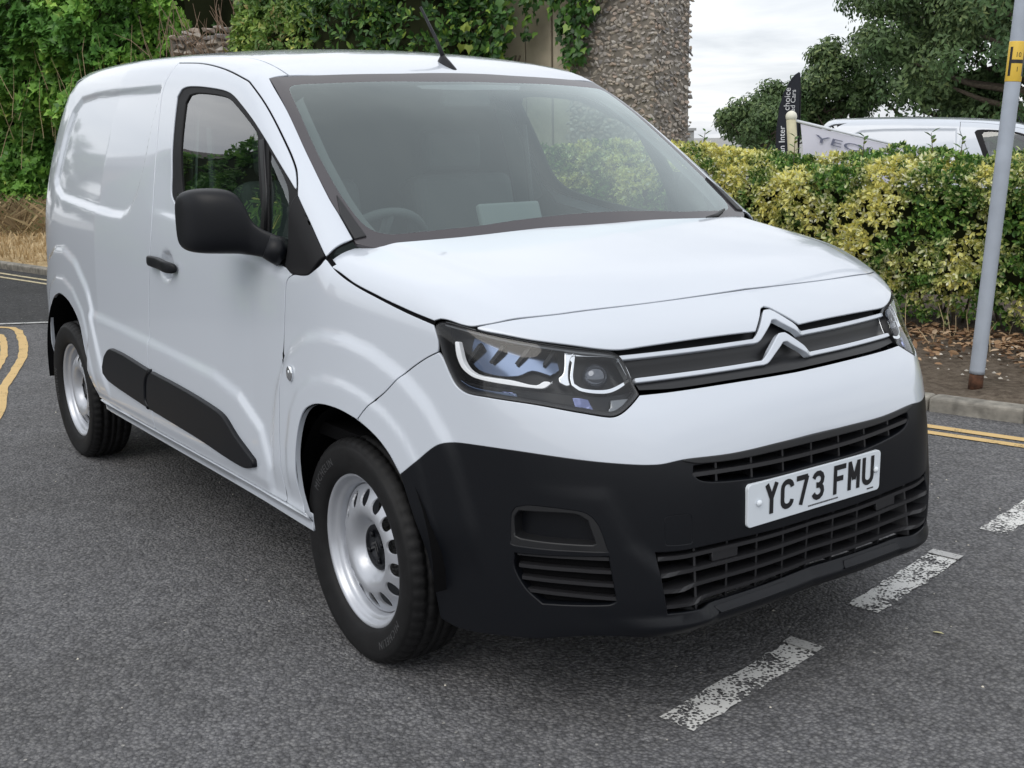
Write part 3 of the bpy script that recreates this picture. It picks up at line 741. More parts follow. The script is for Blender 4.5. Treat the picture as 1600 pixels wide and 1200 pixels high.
# lower grille
panel('grille_back', LB, DARK, CY, sym(lh), gap=-.006, off=-.085, h=.03, flange=0)
def zl(f, th): return (.464 + .018 * (np.abs(th) / 29) ** 2) * (1 - f) + (.320 + .004 * (np.abs(th) / 29) ** 2) * f
for f in (.115, .36, .61, .86):
    th = np.linspace(-29.1 + 1.3 * f, 29.1 - 1.3 * f, 60)
    V, Fc = strip(CY, np.stack([np.radians(th) * CY.R, zl(f, th)], -1), .0095, .045, -.003)
    obj('grille_slat', mesh_from('grille_slat', V, Fc, GRILLEP, smooth=False), LB)
for th in np.linspace(-23.4, 23.4, 9):
    q = np.array([(math.radians(th) * CY.R, zl(1.02, th)), (math.radians(th) * CY.R, zl(-.02, th))])
    V, Fc = strip(CY, q, .006, .045, -.016); obj('grille_rib', mesh_from('grille_rib', V, Fc, GRILLEP, smooth=False), LB)
for a0, a1 in ((-20.4, -15.9), (15.9, 20.4)):
    pl = cyz([(a0, zl(.16, a0)), (a0, zl(.31, a0)), (a1, zl(.31, a1)), (a1, zl(.16, a1))])
    panel('grille_blank', LB, GRILLEP, CY, pl, off=-.008, flange=.01, smooth=False)
for a0, a1 in ((-19.6, -6.6), (6.6, 19.6)):   # raised pads on the lip
    pl = cyz([(a0, .303), (a0 + .7 * np.sign(a1), .316), (a1, .316), (a1, .303)])
    panel('lip_pad', LB, BLACKP, CY, pl, off=.005, flange=.008, smooth=False, r=.003)
# --- grille between the lamps
gb = np.vstack([[cen(1.003)], cyz([(-1.3, 1.0), (-5.2, .962), (-6.5, .944), (-11.2, .944)]), t['nose_low'][[6, 5, 4]] + [[0, 0, .004]], t['lamp'][8:12] , t['grille_bot'][1:3] - [[0, 0, .004]], [cen(.837)]])
GRL = panel('grille', VAN, TRIMP, CY, sym(gb), off=-.030, gap=-.004, h=.014, flange=0,
            shape=lambda P, q: .018 * sstep(.872, .846, P[:, 2]) + .010 * sstep(.030, .0, np.abs(P[:, 2] - .905 + .0)))
FX = Planar((-1, 0, 0))
def chev(zb, za, hb, ha, yl, o):
    h = np.array([(0, za), (-.010, za - .0005), (-.020, za - .006), (-.082, zb + hb * .5 + .006), (-.092, zb + hb * .5), (-.11, zb + hb * .5), (-.3, zb + hb * .5), (-yl, zb + hb * .5 + .001),
                  (-yl - .002, zb - hb * .5 + .001), (-.3, zb - hb * .5), (-.11, zb - hb * .5), (-.083, zb - hb * .5), (-.070, zb - hb * .5 + .007), (-.020, za - ha - .008), (-.009, za - ha - .001), (0, za - ha)])
    q = np.stack([h[:, 0], h[:, 1]], -1)
    P3 = np.stack([0 * q[:, 0], q[:, 0], q[:, 1]], -1)
    full = np.vstack([P3, (P3 * MIR)[::-1][1:-1]])
    L = FX.to2(full)
    L = inset(smooth_loop(L, .008, 30), .0006)
    return panel('chevron_bar', GRL, PAINT, FX, L, in2d=True, smooth=False, off=o, h=.012, flange=.018, r=.0032,
                 shape=lambda P, q: .010 * sstep(.10, .06, np.abs(P[:, 1])))
chev(.9245, .984, .0065, .020, .505, -.010)
chev(.8725, .931, .0065, .018, .487, -.006)
# --- headlamps
def lamp(sg):
    mm = MIR if sg < 0 else np.ones(3)
    L = t['lamp'] * mm
    pk = dict(smooth=True)
    H = panel('headlamp', VAN, LAMPBLK, CY, L, gap=-.003, off=-.058, h=.016, flange=0)
    q = smooth_loop(CY.to2(L), .008)
    V, Fc, N = panel_arrays(CY, L, [L], off=-.004) if False else (None, None, None)
    ring = inset(q, .0075)
    V2 = np.vstack([q, ring]); n = len(q)
    Po = onto(CY, inset(q, .0012), -.003); Pi = onto(CY, ring, -.006); Pb = onto(CY, inset(q, .004), -.06)
    A = np.vstack([Po, Pi, Pb]); Fc = []
    for k in range(2):
        for i in range(n): Fc.append((k * n + i, k * n + (i + 1) % n, (k + 1) * n + (i + 1) % n, (k + 1) * n + i))
    obj('lamp_surround', mesh_from('lamp_surround', A, Fc, TRIMP), H)
    P = lambda nm, m, key, off, **kw: panel(nm, H, m, CY, t[key] * mm, off=off, **kw)
    lw_ = cyz([(-57.2, .868), (-54.5, .852), (-47.5, .846), (-47.2, .836), (-52.5, .842), (-56.0, .850)]) * mm
    panel('lower_reflector', H, LAMPBLUE, CY, lw_, off=-.026, h=.01, flange=.004)
    P('lower_bay', LAMPBLK, 'lowbay', -.034, h=.02, flange=.02)
    P('reflector', LAMPBLUE, 'refl', -.050, h=.012, flange=.02, shape=lambda X, qq: .016 * sstep(.97, .86, X[:, 2]))
    P('daytime_strip', DRLM, 'drl', -.014, h=.008, flange=.014, r=.002, step=.006, gap=.0045)
    P('chrome_fin', CHROME, 'chrtop', -.014, h=.008, flange=.02, r=.003, step=.006, gap=.0058)
    panel('projector_ring', H, CHROME, CY, t['projring'] * mm, [t['projin'] * mm], off=-.020, h=.01, flange=.02, r=.0012, step=.006, gap=.0018)
    for k_, th_ in enumerate((-55.2, -51.5, -47.6, -43.6)):
        q = np.array([(math.radians(th_ + .45 * j) * CY.R * (1 if sg > 0 else -1), .915 + .010 * j) for j in range(5)])
        V, Fc = strip(CY, q, .008, .02, -.030); obj('reflector_fin', mesh_from('reflector_fin', V, Fc, LAMPBLK, smooth=False), H)
    # projector lens: a clear dome in a black cup
    c = t['projin'].mean(0) * mm; nn = grad(c[None])[0]
    V, Fc = [], []
    nl, nk = 10, 28; ax = Vector(nn); uu = ax.cross(Vector((0, 0, 1))).normalized(); vv = ax.cross(uu)
    base = Vector(c) - ax * .035
    for i in range(nl):
        a = math.pi / 2 * i / (nl - 1)
        for k in range(nk):
            b = 2 * math.pi * k / nk; V.append(base + ax * (.030 * math.sin(a)) + (uu * math.cos(b) + vv * math.sin(b)) * (.034 * max(math.cos(a), .01)))
    for i in range(nl - 1):
        for k in range(nk): Fc.append((i * nk + k, i * nk + (k + 1) % nk, (i + 1) * nk + (k + 1) % nk, (i + 1) * nk + k))
    obj('projector_lens', mesh_from('projector_lens', V, Fc, GLASSY), H)
    for key in ('ind1', 'ind2', 'ind3'):
        P('indicator_reflector', GREYM if key == 'ind3' else mat_ind, key, -.027, h=.008, flange=.006, step=.006, shape=lambda X, qq: .002 * np.sin(X[:, 2] * 1500 if key == 'ind3' else (X[:, 1] * 1300)))
    tb_ = np.vstack([t['lamp'][2:9], (t['lamp'][2:8] - [[0, 0, .012]])[::-1]]) * mm
    panel('painted_sky_band', H, SKY_BAND, CY, tb_, off=-.010, gap=.003, h=.01, flange=.006, step=.006)  # paints the sky's reflection along the lens top as a grey band
    # clear cover lens last
    panel('lamp_cover', H, LENS, CY, L, gap=.0035, off=.0, h=.02, flange=0)
GREYM = mat('lamp_grey_metal', (.20, .21, .22), .3, metal=1.0)
SKY_BAND = mat('lamp_grey_sky_reflection', (.22, .23, .24), .25, spec=.6)
mat_ind = mat('lamp_rib_blue', (.14, .16, .28), .25, metal=1.0)
lamp(1); lamp(-1)
# --- door mirrors
def mirror_head(sg):
    V = []; Fc = []
    # stations along y (inner to outer): centre x, z, half-depth, half-height
    st = [(-.860,-.385,1.138,.030,.032),(-.880,-.405,1.144,.038,.038),(-.900,-.452,1.154,.048,.041),(-.916,-.495,1.165,.062,.047),(-.926,-.530,1.178,.074,.060),(-.936,-.545,1.204,.081,.084),(-.955,-.558,1.217,.084,.096),(-.99,-.577,1.220,.086,.098),(-1.032,-.598,1.221,.083,.097),(-1.061,-.618,1.220,.068,.091),(-1.075,-.638,1.219,.049,.078),(-1.080,-.655,1.217,.018,.052)]
    n = 20
    for y, x, z, a, b in st:
        for k in range(n):
            an = 2 * math.pi * k / n; c, s = math.cos(an), math.sin(an); e = .62
            V.append((x + a * math.copysign(abs(c) ** e, c) * (1.0 if c > 0 else .8), y, z + b * math.copysign(abs(s) ** e, s)))
    for i in range(len(st) - 1):
        for k in range(n): Fc.append((i * n + k, (i + 1) * n + k, (i + 1) * n + (k + 1) % n, i * n + (k + 1) % n))
    Fc.append(tuple(range(n))); Fc.append(tuple((len(st) - 1) * n + k for k in range(n))[::-1])
    V = np.array(V)
    if sg < 0: V = V * MIR; Fc = [f[::-1] for f in Fc]
    H = obj('door_mirror', mesh_from('door_mirror', V, Fc, BLACKP), VAN)
    H.modifiers.new('s', 'SUBSURF').levels = 2; H.modifiers['s'].render_levels = 2
    # arm foot, curved shoe on the sail
    ft = MB(); ft.tube([(-.392, -.862, 1.126), (-.398, -.880, 1.138), (-.410, -.906, 1.150)], [.042, .042, .036], 16)
    V2 = np.array([(v[0], v[1], v[2]) for v in ft.v]); V2 = V2 if sg > 0 else V2 * MIR
    obj('mirror_foot', mesh_from('mirror_foot', V2, ft.f if sg > 0 else [f[::-1] for f in ft.f], BLACKP), H)
    g = MB(); g.box((-.668, -1.005, 1.222), (.006, .12, .16))
    V3 = np.array(g.v); V3 = V3 if sg > 0 else V3 * MIR
    obj('mirror_glass', mesh_from('mirror_glass', V3, g.f if sg > 0 else [f[::-1] for f in g.f], CHROME, smooth=False), H)
mirror_head(1); mirror_head(-1)
# --- roof aerial
an = MB(); b0 = Vector((-.81, 0, 1.695))
A = obj('roof_aerial', MB().tube([(-.83, 0, 1.725), (-.88, .0, 1.80), (-.975, .0, 1.915)], [.009, .006, .005], 10).mesh('roof_aerial', BLACKP, True), VAN)
bs = MB(); V = []
for i, (hw, hl, z, dx) in enumerate(((.026, .062, .0, 0), (.024, .058, .008, 0), (.013, .030, .030, -.012), (.006, .010, .044, -.022))):
    for k in range(16):
        a = 2 * math.pi * k / 16; V.append((-.815 + dx + hl * math.cos(a), hw * math.sin(a), 1.690 + z - .25 * (hl * math.cos(a) + dx)))
bs.add(V, [(i * 16 + k, i * 16 + (k + 1) % 16, (i + 1) * 16 + (k + 1) % 16, (i + 1) * 16 + k) for i in range(3) for k in range(16)] + [tuple(48 + k for k in range(16))])
obj('aerial_base', bs.mesh('aerial_base', BLACKP, True), A)
# --- number plate with raised-look characters
PX, PZ = .886, .5477
NP = MB(); r_ = .012; L = []
for cx, cz, a0 in ((.26 - r_, .0555 - r_, 0), (-.26 + r_, .0555 - r_, 90), (-.26 + r_, -.0555 + r_, 180), (.26 - r_, -.0555 + r_, 270)):
    for k in range(6):
        a = math.radians(a0 + 90 * k / 5); L.append((cx + r_ * math.cos(a), cz + r_ * math.sin(a)))
n = len(L); V = [(PX, y, PZ + z) for y, z in L] + [(PX - .010, y, PZ + z) for y, z in L]
NPo = obj('number_plate', mesh_from('number_plate', V, [tuple(range(n))] + [(i, n + i, n + (i + 1) % n, (i + 1) % n) for i in range(n)], PLATEM, smooth=False), VAN)
bevel(NPo, .0012, 2)
def arc(cx, cy, rx, ry, a0, a1, k=8): return [(cx + rx * math.cos(math.radians(a0 + (a1 - a0) * i / k)), cy + ry * math.sin(math.radians(a0 + (a1 - a0) * i / k))) for i in range(k + 1)]
HW, HH, ST = .025 - .007, .0395 - .007, .014   # centre-line half width, half height, stroke
GL = {
 'Y': [[(-HW, HH + .007), (0, .001)], [(HW, HH + .007), (0, .001)], [(0, .004), (0, -HH - .007)]],
 'C': [arc(0, HH - .016, HW, .016, 0, 180) [0:] + arc(0, -HH + .016, HW, .016, 180, 360)],
 '7': [[(-HW - .007, HH), (HW, HH)], [(HW - .002, HH + .002), (-HW * .42, -HH - .007)]],
 '3': [arc(0, HH - .0165, HW, .0165, 165, -90) + [(-.006, .0)], [(-.006, 0.0), (0, 0)] + arc(0, -HH + .0165, HW, .0165, 90, -165)],
 'F': [[(-HW, -HH - .007), (-HW, HH + .007)], [(-HW, HH), (HW + .007, HH)], [(-HW, .002), (HW * .8, .002)]],
 'M': [[(-HW, -HH - .007), (-HW, HH + .007)], [(HW, -HH - .007), (HW, HH + .007)], [(-HW, HH + .003), (0, -.012)], [(HW, HH + .003), (0, -.012)]],
 'U': [[(-HW, HH + .007)] + arc(0, -HH + .017, HW, .017, 180, 360) + [(HW, HH + .007)]],
}
def glyph(ch, wd=ST):
    V = []; Fc = []
    for si, pl in enumerate(GL[ch]):
        p = np.array(pl); keep = [0] + [i for i in range(1, len(p)) if np.hypot(*(p[i] - p[i - 1])) > 1e-5]; p = p[keep]
        d = np.diff(p, axis=0); d /= np.linalg.norm(d, axis=1, keepdims=True); nn = np.stack([-d[:, 1], d[:, 0]], -1)
        b = len(V)
        for i in range(len(p)):
            if i == 0: m = nn[0]; c = 1
            elif i == len(p) - 1: m = nn[-1]; c = 1
            else: m = nn[i - 1] + nn[i]; m /= np.linalg.norm(m); c = max(.5, m @ nn[i])
            for s in (1, -1): V.append((*(p[i] + m * s * wd / 2 / c), .0001 * si))
        for i in range(len(p) - 1): Fc.append((b + 2 * i, b + 2 * i + 1, b + 2 * i + 3, b + 2 * i + 2))
    return V, Fc
x = -.2005
for ch in 'YC73 FMU':
    if ch == ' ': x += .033 - .011 + .006; continue
    V, Fc = glyph(ch)
    me = mesh_from('plate_character', [(PX + .0012 + v[2], x + .025 + v[0], PZ + .006 + v[1]) for v in V], Fc, INK, smooth=False)
    o = obj('plate_character', me, NPo); x += .061 - .002
for yy in (-.222, .238):
    V, Fc = disc_lathe([(.0085, .0), (.0082, .004), (.005, .007), (.001, .008)], 14)
    V = [(PX + .001 - v[1], yy + v[0], PZ + .004 + v[2]) for v in V]
    obj('plate_screw', mesh_from('plate_screw', V, [f[::-1] for f in Fc], PLATEM), NPo)
mt = MB()      # the tiny dealer line, too small to read
xx = -.035
while xx < .085:
    wv = random.uniform(.002, .0042); mt.add([(PX + .0012, xx, PZ - .0455), (PX + .0012, xx + wv, PZ - .0455), (PX + .0012, xx + wv, PZ - .0415), (PX + .0012, xx, PZ - .0415)], [(0, 1, 2, 3)]); xx += wv + .0013
obj('plate_small_print', mt.mesh('plate_small_print', INK), NPo)['kind'] = 'stuff'; mt = MB()
mt.add([(PX + .0012, .205, PZ - .046), (PX + .0012, .232, PZ - .046), (PX + .0012, .232, PZ - .0425), (PX + .0012, .205, PZ - .0425)], [(0, 1, 2, 3)])
obj('plate_small_print', mt.mesh('plate_small_print', INK), NPo)
# --- wheels (local: axle along y, outside at -y)
def lathe(prof, n=128, groove=None):
    V = []; Fc = []
    for j, (r, w_) in enumerate(prof):
        for k in range(n):
            rr = r - (groove(j, k) if groove else 0)
            a = 2 * math.pi * k / n; V.append((rr * math.cos(a), -w_, rr * math.sin(a)))
    for i in range(len(prof) - 1):
        for k in range(n): Fc.append((i * n + k, (i + 1) * n + k, (i + 1) * n + (k + 1) % n, i * n + (k + 1) % n))
    return V, Fc
typ = [(.219, .066), (.224, .077), (.232, .083), (.243, .0875), (.262, .0925), (.285, .0945), (.299, .0925), (.305, .0885), (.3055, .0865), (.3135, .082), (.319, .074), (.3225, .062),
       (.3235, .0505), (.3168, .050), (.3168, .043), (.3240, .0425), (.3252, .016), (.3175, .0155), (.3175, .008), (.3254, .0075)]
typ = typ + [(r, -w_) for r, w_ in typ[::-1]]
def tg(j, k):
    j = min(j, len(typ) - 1 - j)
    if j in (9, 10, 11, 12) and k % 4 == 0: return .0045
    if j in (15, 16) and k % 6 == 0: return .0035
    return 0
tV, tF = lathe(typ, 240, tg); TY = mesh_from('tyre', tV, tF, TYREM)
bar = [(.2205, .064), (.2215, .0685), (.2195, .0705), (.2155, .0695), (.211, .066), (.2075, .060), (.2045, .053), (.2000, .049), (.1945, .0465), (.1905, .040), (.1875, .028), (.1850, .010), (.1845, -.02), (.184, -.08)]
bV, bF = lathe(bar, 96)
prof_r = [0, .055, .068, .074, .082, .092, .104, .116, .128, .142, .158, .170, .178, .1845]
prof_w = [.020, .020, .0205, .024, .034, .046, .0545, .0575, .0565, .052, .043, .034, .028, .026]
NHOLE = 14
outer = [(.1845 * math.cos(a), .1845 * math.sin(a)) for a in np.linspace(0, 2 * math.pi, 96, endpoint=False)]
holes = []
for i in range(NHOLE):
    a = 2 * math.pi * (i + .5) / NHOLE
    holes.append(np.array([((.148 + .0245 * math.cos(b)) * math.cos(a) - .0205 * math.sin(b) * math.sin(a), (.148 + .0245 * math.cos(b)) * math.sin(a) + .0205 * math.sin(b) * math.cos(a)) for b in np.linspace(0, 2 * math.pi, 18, endpoint=False)]))
DV2, DF = tri2d([np.array(outer)] + holes, .009)
sw = ncs(prof_r, prof_w)
rr = np.hypot(DV2[:, 0], DV2[:, 1]); wv = np.interp(rr, prof_r, prof_w)
wv = np.where(rr < .07, .014, ev(sw, rr))
e_ = 1e-3; slope = np.where(rr < .07, 0, (ev(sw, rr + e_) - ev(sw, rr - e_)) / (2 * e_))
NV = np.stack([-slope * DV2[:, 0] / np.maximum(rr, 1e-6), -np.ones(len(rr)), -slope * DV2[:, 1] / np.maximum(rr, 1e-6)], -1); NV /= np.linalg.norm(NV, axis=1, keepdims=True)
DV = np.stack([DV2[:, 0], -wv, DV2[:, 1]], -1)
fn = np.cross(DV[DF[:, 1]] - DV[DF[:, 0]], DV[DF[:, 2]] - DV[DF[:, 0]]); fl = fn[:, 1] > 0; DF[fl] = DF[fl][:, ::-1]
# hole walls
ed = {}
for f in DF:
    for i in range(3):
        a, b = int(f[i]), int(f[(i + 1) % 3])
        if (b, a) in ed: del ed[(b, a)]
        else: ed[(a, b)] = 1
ks = sorted({k for e in ed for k in e if rr[k] < .18}); ix = {k: i for i, k in enumerate(ks)}
HV = DV[ks] + np.array([0, .007, 0]); base = len(DV)
faces = DF.tolist() + [(b, a, base + ix[a], base + ix[b]) for a, b in ed if a in ix and b in ix]
DVa = np.vstack([DV, HV]); NVa = np.vstack([NV, NV[ks]])
nb = len(DVa)
bn = mesh_from('tmp', bV, bF); bnorm = np.array([v.normal[:] for v in bn.vertices]); 
if np.dot(bnorm[0], np.array(bV[0]) * [1, 0, 1]) < 0 and False: pass
RIMV = np.vstack([DVa, np.array(bV)]); RIMF = faces + [tuple(i + nb for i in f) for f in bF]
RIM = mesh_from('wheel', RIMV, RIMF, RIMM, np.vstack([NVa, bnorm]))
capV, capF = disc_lathe([(.066, .012), (.066, .023), (.063, .026), (.052, .027), (.050, .0245), (.030, .0245), (.028, .028), (.001, .0285)], 40)
CAP = mesh_from('hub_cap', capV, capF, BLACKP)
boltV, boltF = disc_lathe([(.0085, .024), (.0085, .032), (.006, .034), (.001, .034)], 12)
BOLT = mesh_from('wheel_bolt', boltV, boltF, BLACKP)
dm = MB()
for zo in (0, .016):
    for s in (1, -1):
        dm.add([(0, -.0305, zo + .008), (s * .020, -.0305, zo - .012), (s * .020, -.0305, zo - .020), (0, -.0305, zo)], [(0, 1, 2, 3) if s > 0 else (3, 2, 1, 0)])
HUBL = dm.mesh('hub_chevron', mat('hub_grey', (.05, .05, .052), .35))
# raised lettering on the sidewall
def letters(body):
    cu = bpy.data.curves.new('tyre_lettering', 'FONT'); cu.body = body; cu.size = .030; cu.extrude = .0006; cu.space_character = 1.25; cu.resolution_u = 2
    o = bpy.data.objects.new('tmp', cu); col.objects.link(o)
    dg = bpy.context.evaluated_depsgraph_get(); me = bpy.data.meshes.new_from_object(o.evaluated_get(dg)); bpy.data.objects.remove(o)
    V = np.array([v.co[:] for v in me.vertices]); Fc = [tuple(p.vertices) for p in me.polygons]
    return V, Fc
LV, LF = letters('MICHELIN'); LV[:, 0] -= LV[:, 0].mean()
LETS = []
for a0 in (155, 335):
    V = []; lm = MB()
    for x_, y_, z_ in LV:
        r = .256 + y_; a = math.radians(a0) - x_ / .268
        wq = np.interp(r, [.243, .262, .285, .299], [.0875, .0925, .0945, .0925]); V.append((r * math.cos(a), -(wq + .0006 + z_), r * math.sin(a)))
    lm.add(V, LF); LETS.append(lm)
LETM = mat('tyre_letter', (.045, .046, .048), .55); LETS = [l_.mesh('tyre_lettering', LETM) for l_ in LETS]
def wheel(x, y, steer, flip, zc=.3175, cam_rot=0.0):
    wo_ = obj('wheel', RIM, VAN); wo_.location = (x, y, zc); wo_.rotation_euler = (0, cam_rot, steer + (math.pi if flip else 0))
    for nm, me in (('tyre', TY), ('hub_cap', CAP), ('tyre_lettering', LETS[0]), ('tyre_lettering', LETS[1]), ('hub_chevron', HUBL)):
        obj(nm, me, wo_)
    for k in range(4):
        b = obj('wheel_bolt', BOLT, wo_); a = math.pi / 4 + k * math.pi / 2; b.location = (.040 * math.cos(a), 0, .040 * math.sin(a))
wheel(0, -.787, math.radians(-1.0), False, cam_rot=.35); wheel(0, .787, math.radians(-1.0), True)
wheel(-2.785, -.787, 0, False, cam_rot=-.5); wheel(-2.785, .787, 0, True)
# --- under the skin: wheel wells, underbody, bulkhead, cabin
ub = MB(); ub.box((-1.45, 0, .42), (1.75, 1.66, .22)); ub.box((-1.45, 0, .56), (4.0, 1.16, .5)); ub.box((.45, 0, .40), (.55, 1.0, .28)); ub.box((-3.25, 0, .45), (.30, 1.5, .22))
obj('underbody', ub.mesh('underbody', DARK), VAN)
for x0, rad in ((-.0, .385), (-2.82, .43)):
    for s in (-1, 1):
        V = []; Fc = []; n = 24
        for k in range(n + 1):
            a = math.radians(-5 + 190 * k / n)
            for y in (.862, .58): V.append((x0 + rad * math.cos(a), s * y, .35 + rad * math.sin(a)))
        for k in range(n): Fc.append((2 * k, 2 * k + 1, 2 * k + 3, 2 * k + 2))
        Fc.append(tuple(2 * k + 1 for k in range(n + 1)))
        obj('wheel_liner', mesh_from('wheel_liner', V, Fc, DARK), VAN)
pl = sxz([(-1.52, z) for z in np.linspace(.4, 1.60, 14)]); h_ = [(-1.52, p[1] + .05, p[2]) for p in pl] + [(-1.52, -.55, 1.69), (-1.52, 0, 1.72)]
h_ += [(x, -y, z) for x, y, z in h_[::-1][1:]]
obj('bulkhead', mesh_from('bulkhead', h_, [tuple(range(len(h_)))], CABIN, smooth=False), VAN)
cf = MB(); cf.box((-.75, 0, .62), (1.5, 1.66, .04)); obj('cab_floor', cf.mesh('cab_floor', DARK), VAN)
# dashboard follows the foot of the screen
V = []; Fc = []; ny = 25
for i, (dx, z) in enumerate(((-.06, 1.085), (-.18, 1.10), (-.36, 1.095), (-.52, 1.085), (-.60, 1.05), (-.62, .95), (-.60, .7))):
    for k in range(ny):
        y = -.80 + 1.6 * k / (ny - 1); zz_ = z + (.035 * math.exp(-((y + .38) / .20) ** 2) if i in (2, 3, 4) else 0) - .03 * (abs(y) / .8) ** 4
        V.append((dx - .05 * y * y, y, zz_))
for i in range(6):
    for k in range(ny - 1): Fc.append((i * ny + k, (i + 1) * ny + k, (i + 1) * ny + k + 1, i * ny + k + 1))
obj('dashboard', mesh_from('dashboard', V, Fc, CABIN), VAN)
sw_ = MB(); c = Vector((-.72, -.37, 1.065)); ax = Vector((-.80, 0, .60)).normalized(); u_ = Vector((0, 1, 0)); v_ = ax.cross(u_)
ring_ = [c + (u_ * math.cos(a) + v_ * math.sin(a)) * .185 for a in np.linspace(0, 2 * math.pi, 41)]
sw_.tube(ring_, .016, 10, False)
SWO = obj('steering_wheel', sw_.mesh('steering_wheel', CABIN, True), VAN)
hb = MB(); hb.tube([c - ax * .04, c + ax * .01], [.07, .06], 16)
for a in (0, math.pi, -math.pi / 2): hb.tube([c, c + (u_ * math.cos(a) + v_ * math.sin(a)) * .185], .016, 8)
obj('wheel_hub', hb.mesh('wheel_hub', CABIN, True), SWO)
scr = MB(); scr.box((0, 0, 0), (.03, .26, .15), Matrix.Rotation(math.radians(-20), 3, 'Y')); so = obj('dash_screen', scr.mesh('dash_screen', CABINL), VAN, (-.52, .06, 1.155)); bevel(so, .010, 3)
def seat(y, wd):
    s = MB(); s.box((-1.20, y, 1.0), (.16, wd, .62), Matrix.Rotation(math.radians(-12), 3, 'Y')); o = obj('cab_seat', s.mesh('cab_seat', CABIN), VAN); bevel(o, .05, 4)
    s = MB(); s.box((-1.30, y, 1.40), (.10, min(wd, .27), .17)); p = obj('headrest', s.mesh('headrest', CABIN), o); bevel(p, .04, 4)
    s = MB(); s.box((-.98, y, .74), (.50, wd, .16)); p = obj('seat_cushion', s.mesh('seat_cushion', CABIN), o); bevel(p, .05, 4)
seat(-.40, .48); seat(.32, .48)
# headliner, pillar trims, door cards
half = np.vstack([txy([(-.80, 0), (-.82, -.35), (-.90, -.62), (-1.2, -.64), (-1.5, -.64), (-1.5, 0)])])
panel('headliner', VAN, CABINL, TOP, sym(half), off=-.05, flange=0, smooth=False, h=.06)
bp_ = sxz([(-1.42, 1.62), (-1.30, 1.30), (-1.22, 1.20), (-.55, 1.10), (-.36, 1.08), (-.36, .70), (-1.5, .70), (-1.5, 1.66)])
panel('door_card', VAN, CABIN, SIDE, bp_, off=-.06, both=True, flange=0, smooth=False, h=.06)
bq_ = sxz([(-1.40, 1.60), (-1.28, 1.24), (-1.38, 1.20), (-1.50, 1.20), (-1.50, 1.62)])
panel('pillar_lining', VAN, CABINL, SIDE, bq_, off=-.075, both=True, flange=0, smooth=False, h=.06)
ap_ = np.vstack([t['ws_in'][4:11], sxz([(-.30, 1.12), (-.36, 1.26)]), t['wopen'][[10, 9]]])
panel('pillar_lining', VAN, CABIN, SIDE, ap_, off=-.03, both=True, flange=0, smooth=False, h=.06)
bl = MB(); bl.tube([(-1.30, .70, 1.50), (-1.27, .72, 1.1), (-1.2, .70, .75)], .012, 6)
obj('seat_belt', bl.mesh('seat_belt', CABIN), VAN); bl = MB(); bl.tube([(-1.30, -.70, 1.50), (-1.27, -.72, 1.1), (-1.2, -.70, .75)], .012, 6); obj('seat_belt', bl.mesh('seat_belt', CABIN), VAN)
rm = MB(); rm.box((-.70, 0, 1.585), (.03, .20, .06)); bevel(obj('cabin_mirror', rm.mesh('cabin_mirror', CABIN), VAN), .01, 2)

# dark strips added behind the panel gaps to paint in the seams' shade
def seam_shade_path(P, wd=.012, dep=.006, mirror=True):
    P = smooth_loop(np.asarray(P, float), .02)[:-1]; P = P[:int(len(P))]
    return P
def seam_shade_run(P3, wd=.012, dep=.005):
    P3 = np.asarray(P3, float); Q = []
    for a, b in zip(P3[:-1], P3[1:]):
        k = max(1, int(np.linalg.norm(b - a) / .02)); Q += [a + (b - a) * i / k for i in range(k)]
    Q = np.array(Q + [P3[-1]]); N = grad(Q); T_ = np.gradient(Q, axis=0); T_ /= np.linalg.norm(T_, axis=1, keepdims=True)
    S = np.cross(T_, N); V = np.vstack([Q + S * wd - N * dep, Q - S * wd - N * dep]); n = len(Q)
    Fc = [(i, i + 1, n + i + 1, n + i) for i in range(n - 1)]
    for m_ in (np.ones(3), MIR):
        obj('seam_shade_strip', mesh_from('seam_shade_strip', V * m_, Fc, DARK, smooth=False), VAN)
def arch_lip(A):
    P = dens(sxz(A)); V = np.vstack([P + [0, .001, 0], P + [0, .014, 0]]); n = len(P)
    for m_ in (np.ones(3), MIR): obj('arch_lip', mesh_from('arch_lip', V * m_, [(i, i + 1, n + i + 1, n + i) for i in range(n - 1)], PAINT), VAN)
arch_lip(ARCHF[1:13]); arch_lip(ARCHR[1:10])
seam_shade_run(t['dseam']); seam_shade_run(t['dtop'][1:]); seam_shade_run(t['drear'][:]); seam_shade_run(t['hood_side'][:6]); seam_shade_run(t['fseam'], .004, .003); seam_shade_run(t['seam']); seam_shade_run(np.vstack([t['triangle'][:1], t['hood'][1:3], t['ws_out'][5:6]]), .003, .002)

# ------------------------------------------------------------------ ground, road, kerb, verge
def ramp_node(t, fac, stops):
    r = t.nodes.new('ShaderNodeValToRGB'); e = r.color_ramp.elements
    while len(e) < len(stops): e.new(0.5)
    for k, (p, c) in enumerate(stops): e[k].position = p; e[k].color = (*c, 1) if len(c) == 3 else c
    t.links.new(fac, r.inputs[0]); return r.outputs[0]
def tex(t, kind, scale, vec=None, **kw):
    n = t.nodes.new(kind); n.inputs['Scale'].default_value = scale
    for k, v in kw.items():
        if k in n.inputs: n.inputs[k].default_value = v
        else: setattr(n, k, v)
    if vec is not None: t.links.new(vec, n.inputs['Vector'])
    return n
def mixc(t, fac, a, b, mode='MIX'):
    n = t.nodes.new('ShaderNodeMix'); n.data_type = 'RGBA'; n.blend_type = mode
    for sock, v in ((0, fac), (6, a), (7, b)):
        if isinstance(v, (int, float)): n.inputs[sock].default_value = v
        elif isinstance(v, tuple): n.inputs[sock].default_value = (*v, 1)
        else: t.links.new(v, n.inputs[sock])
    return n.outputs[2]
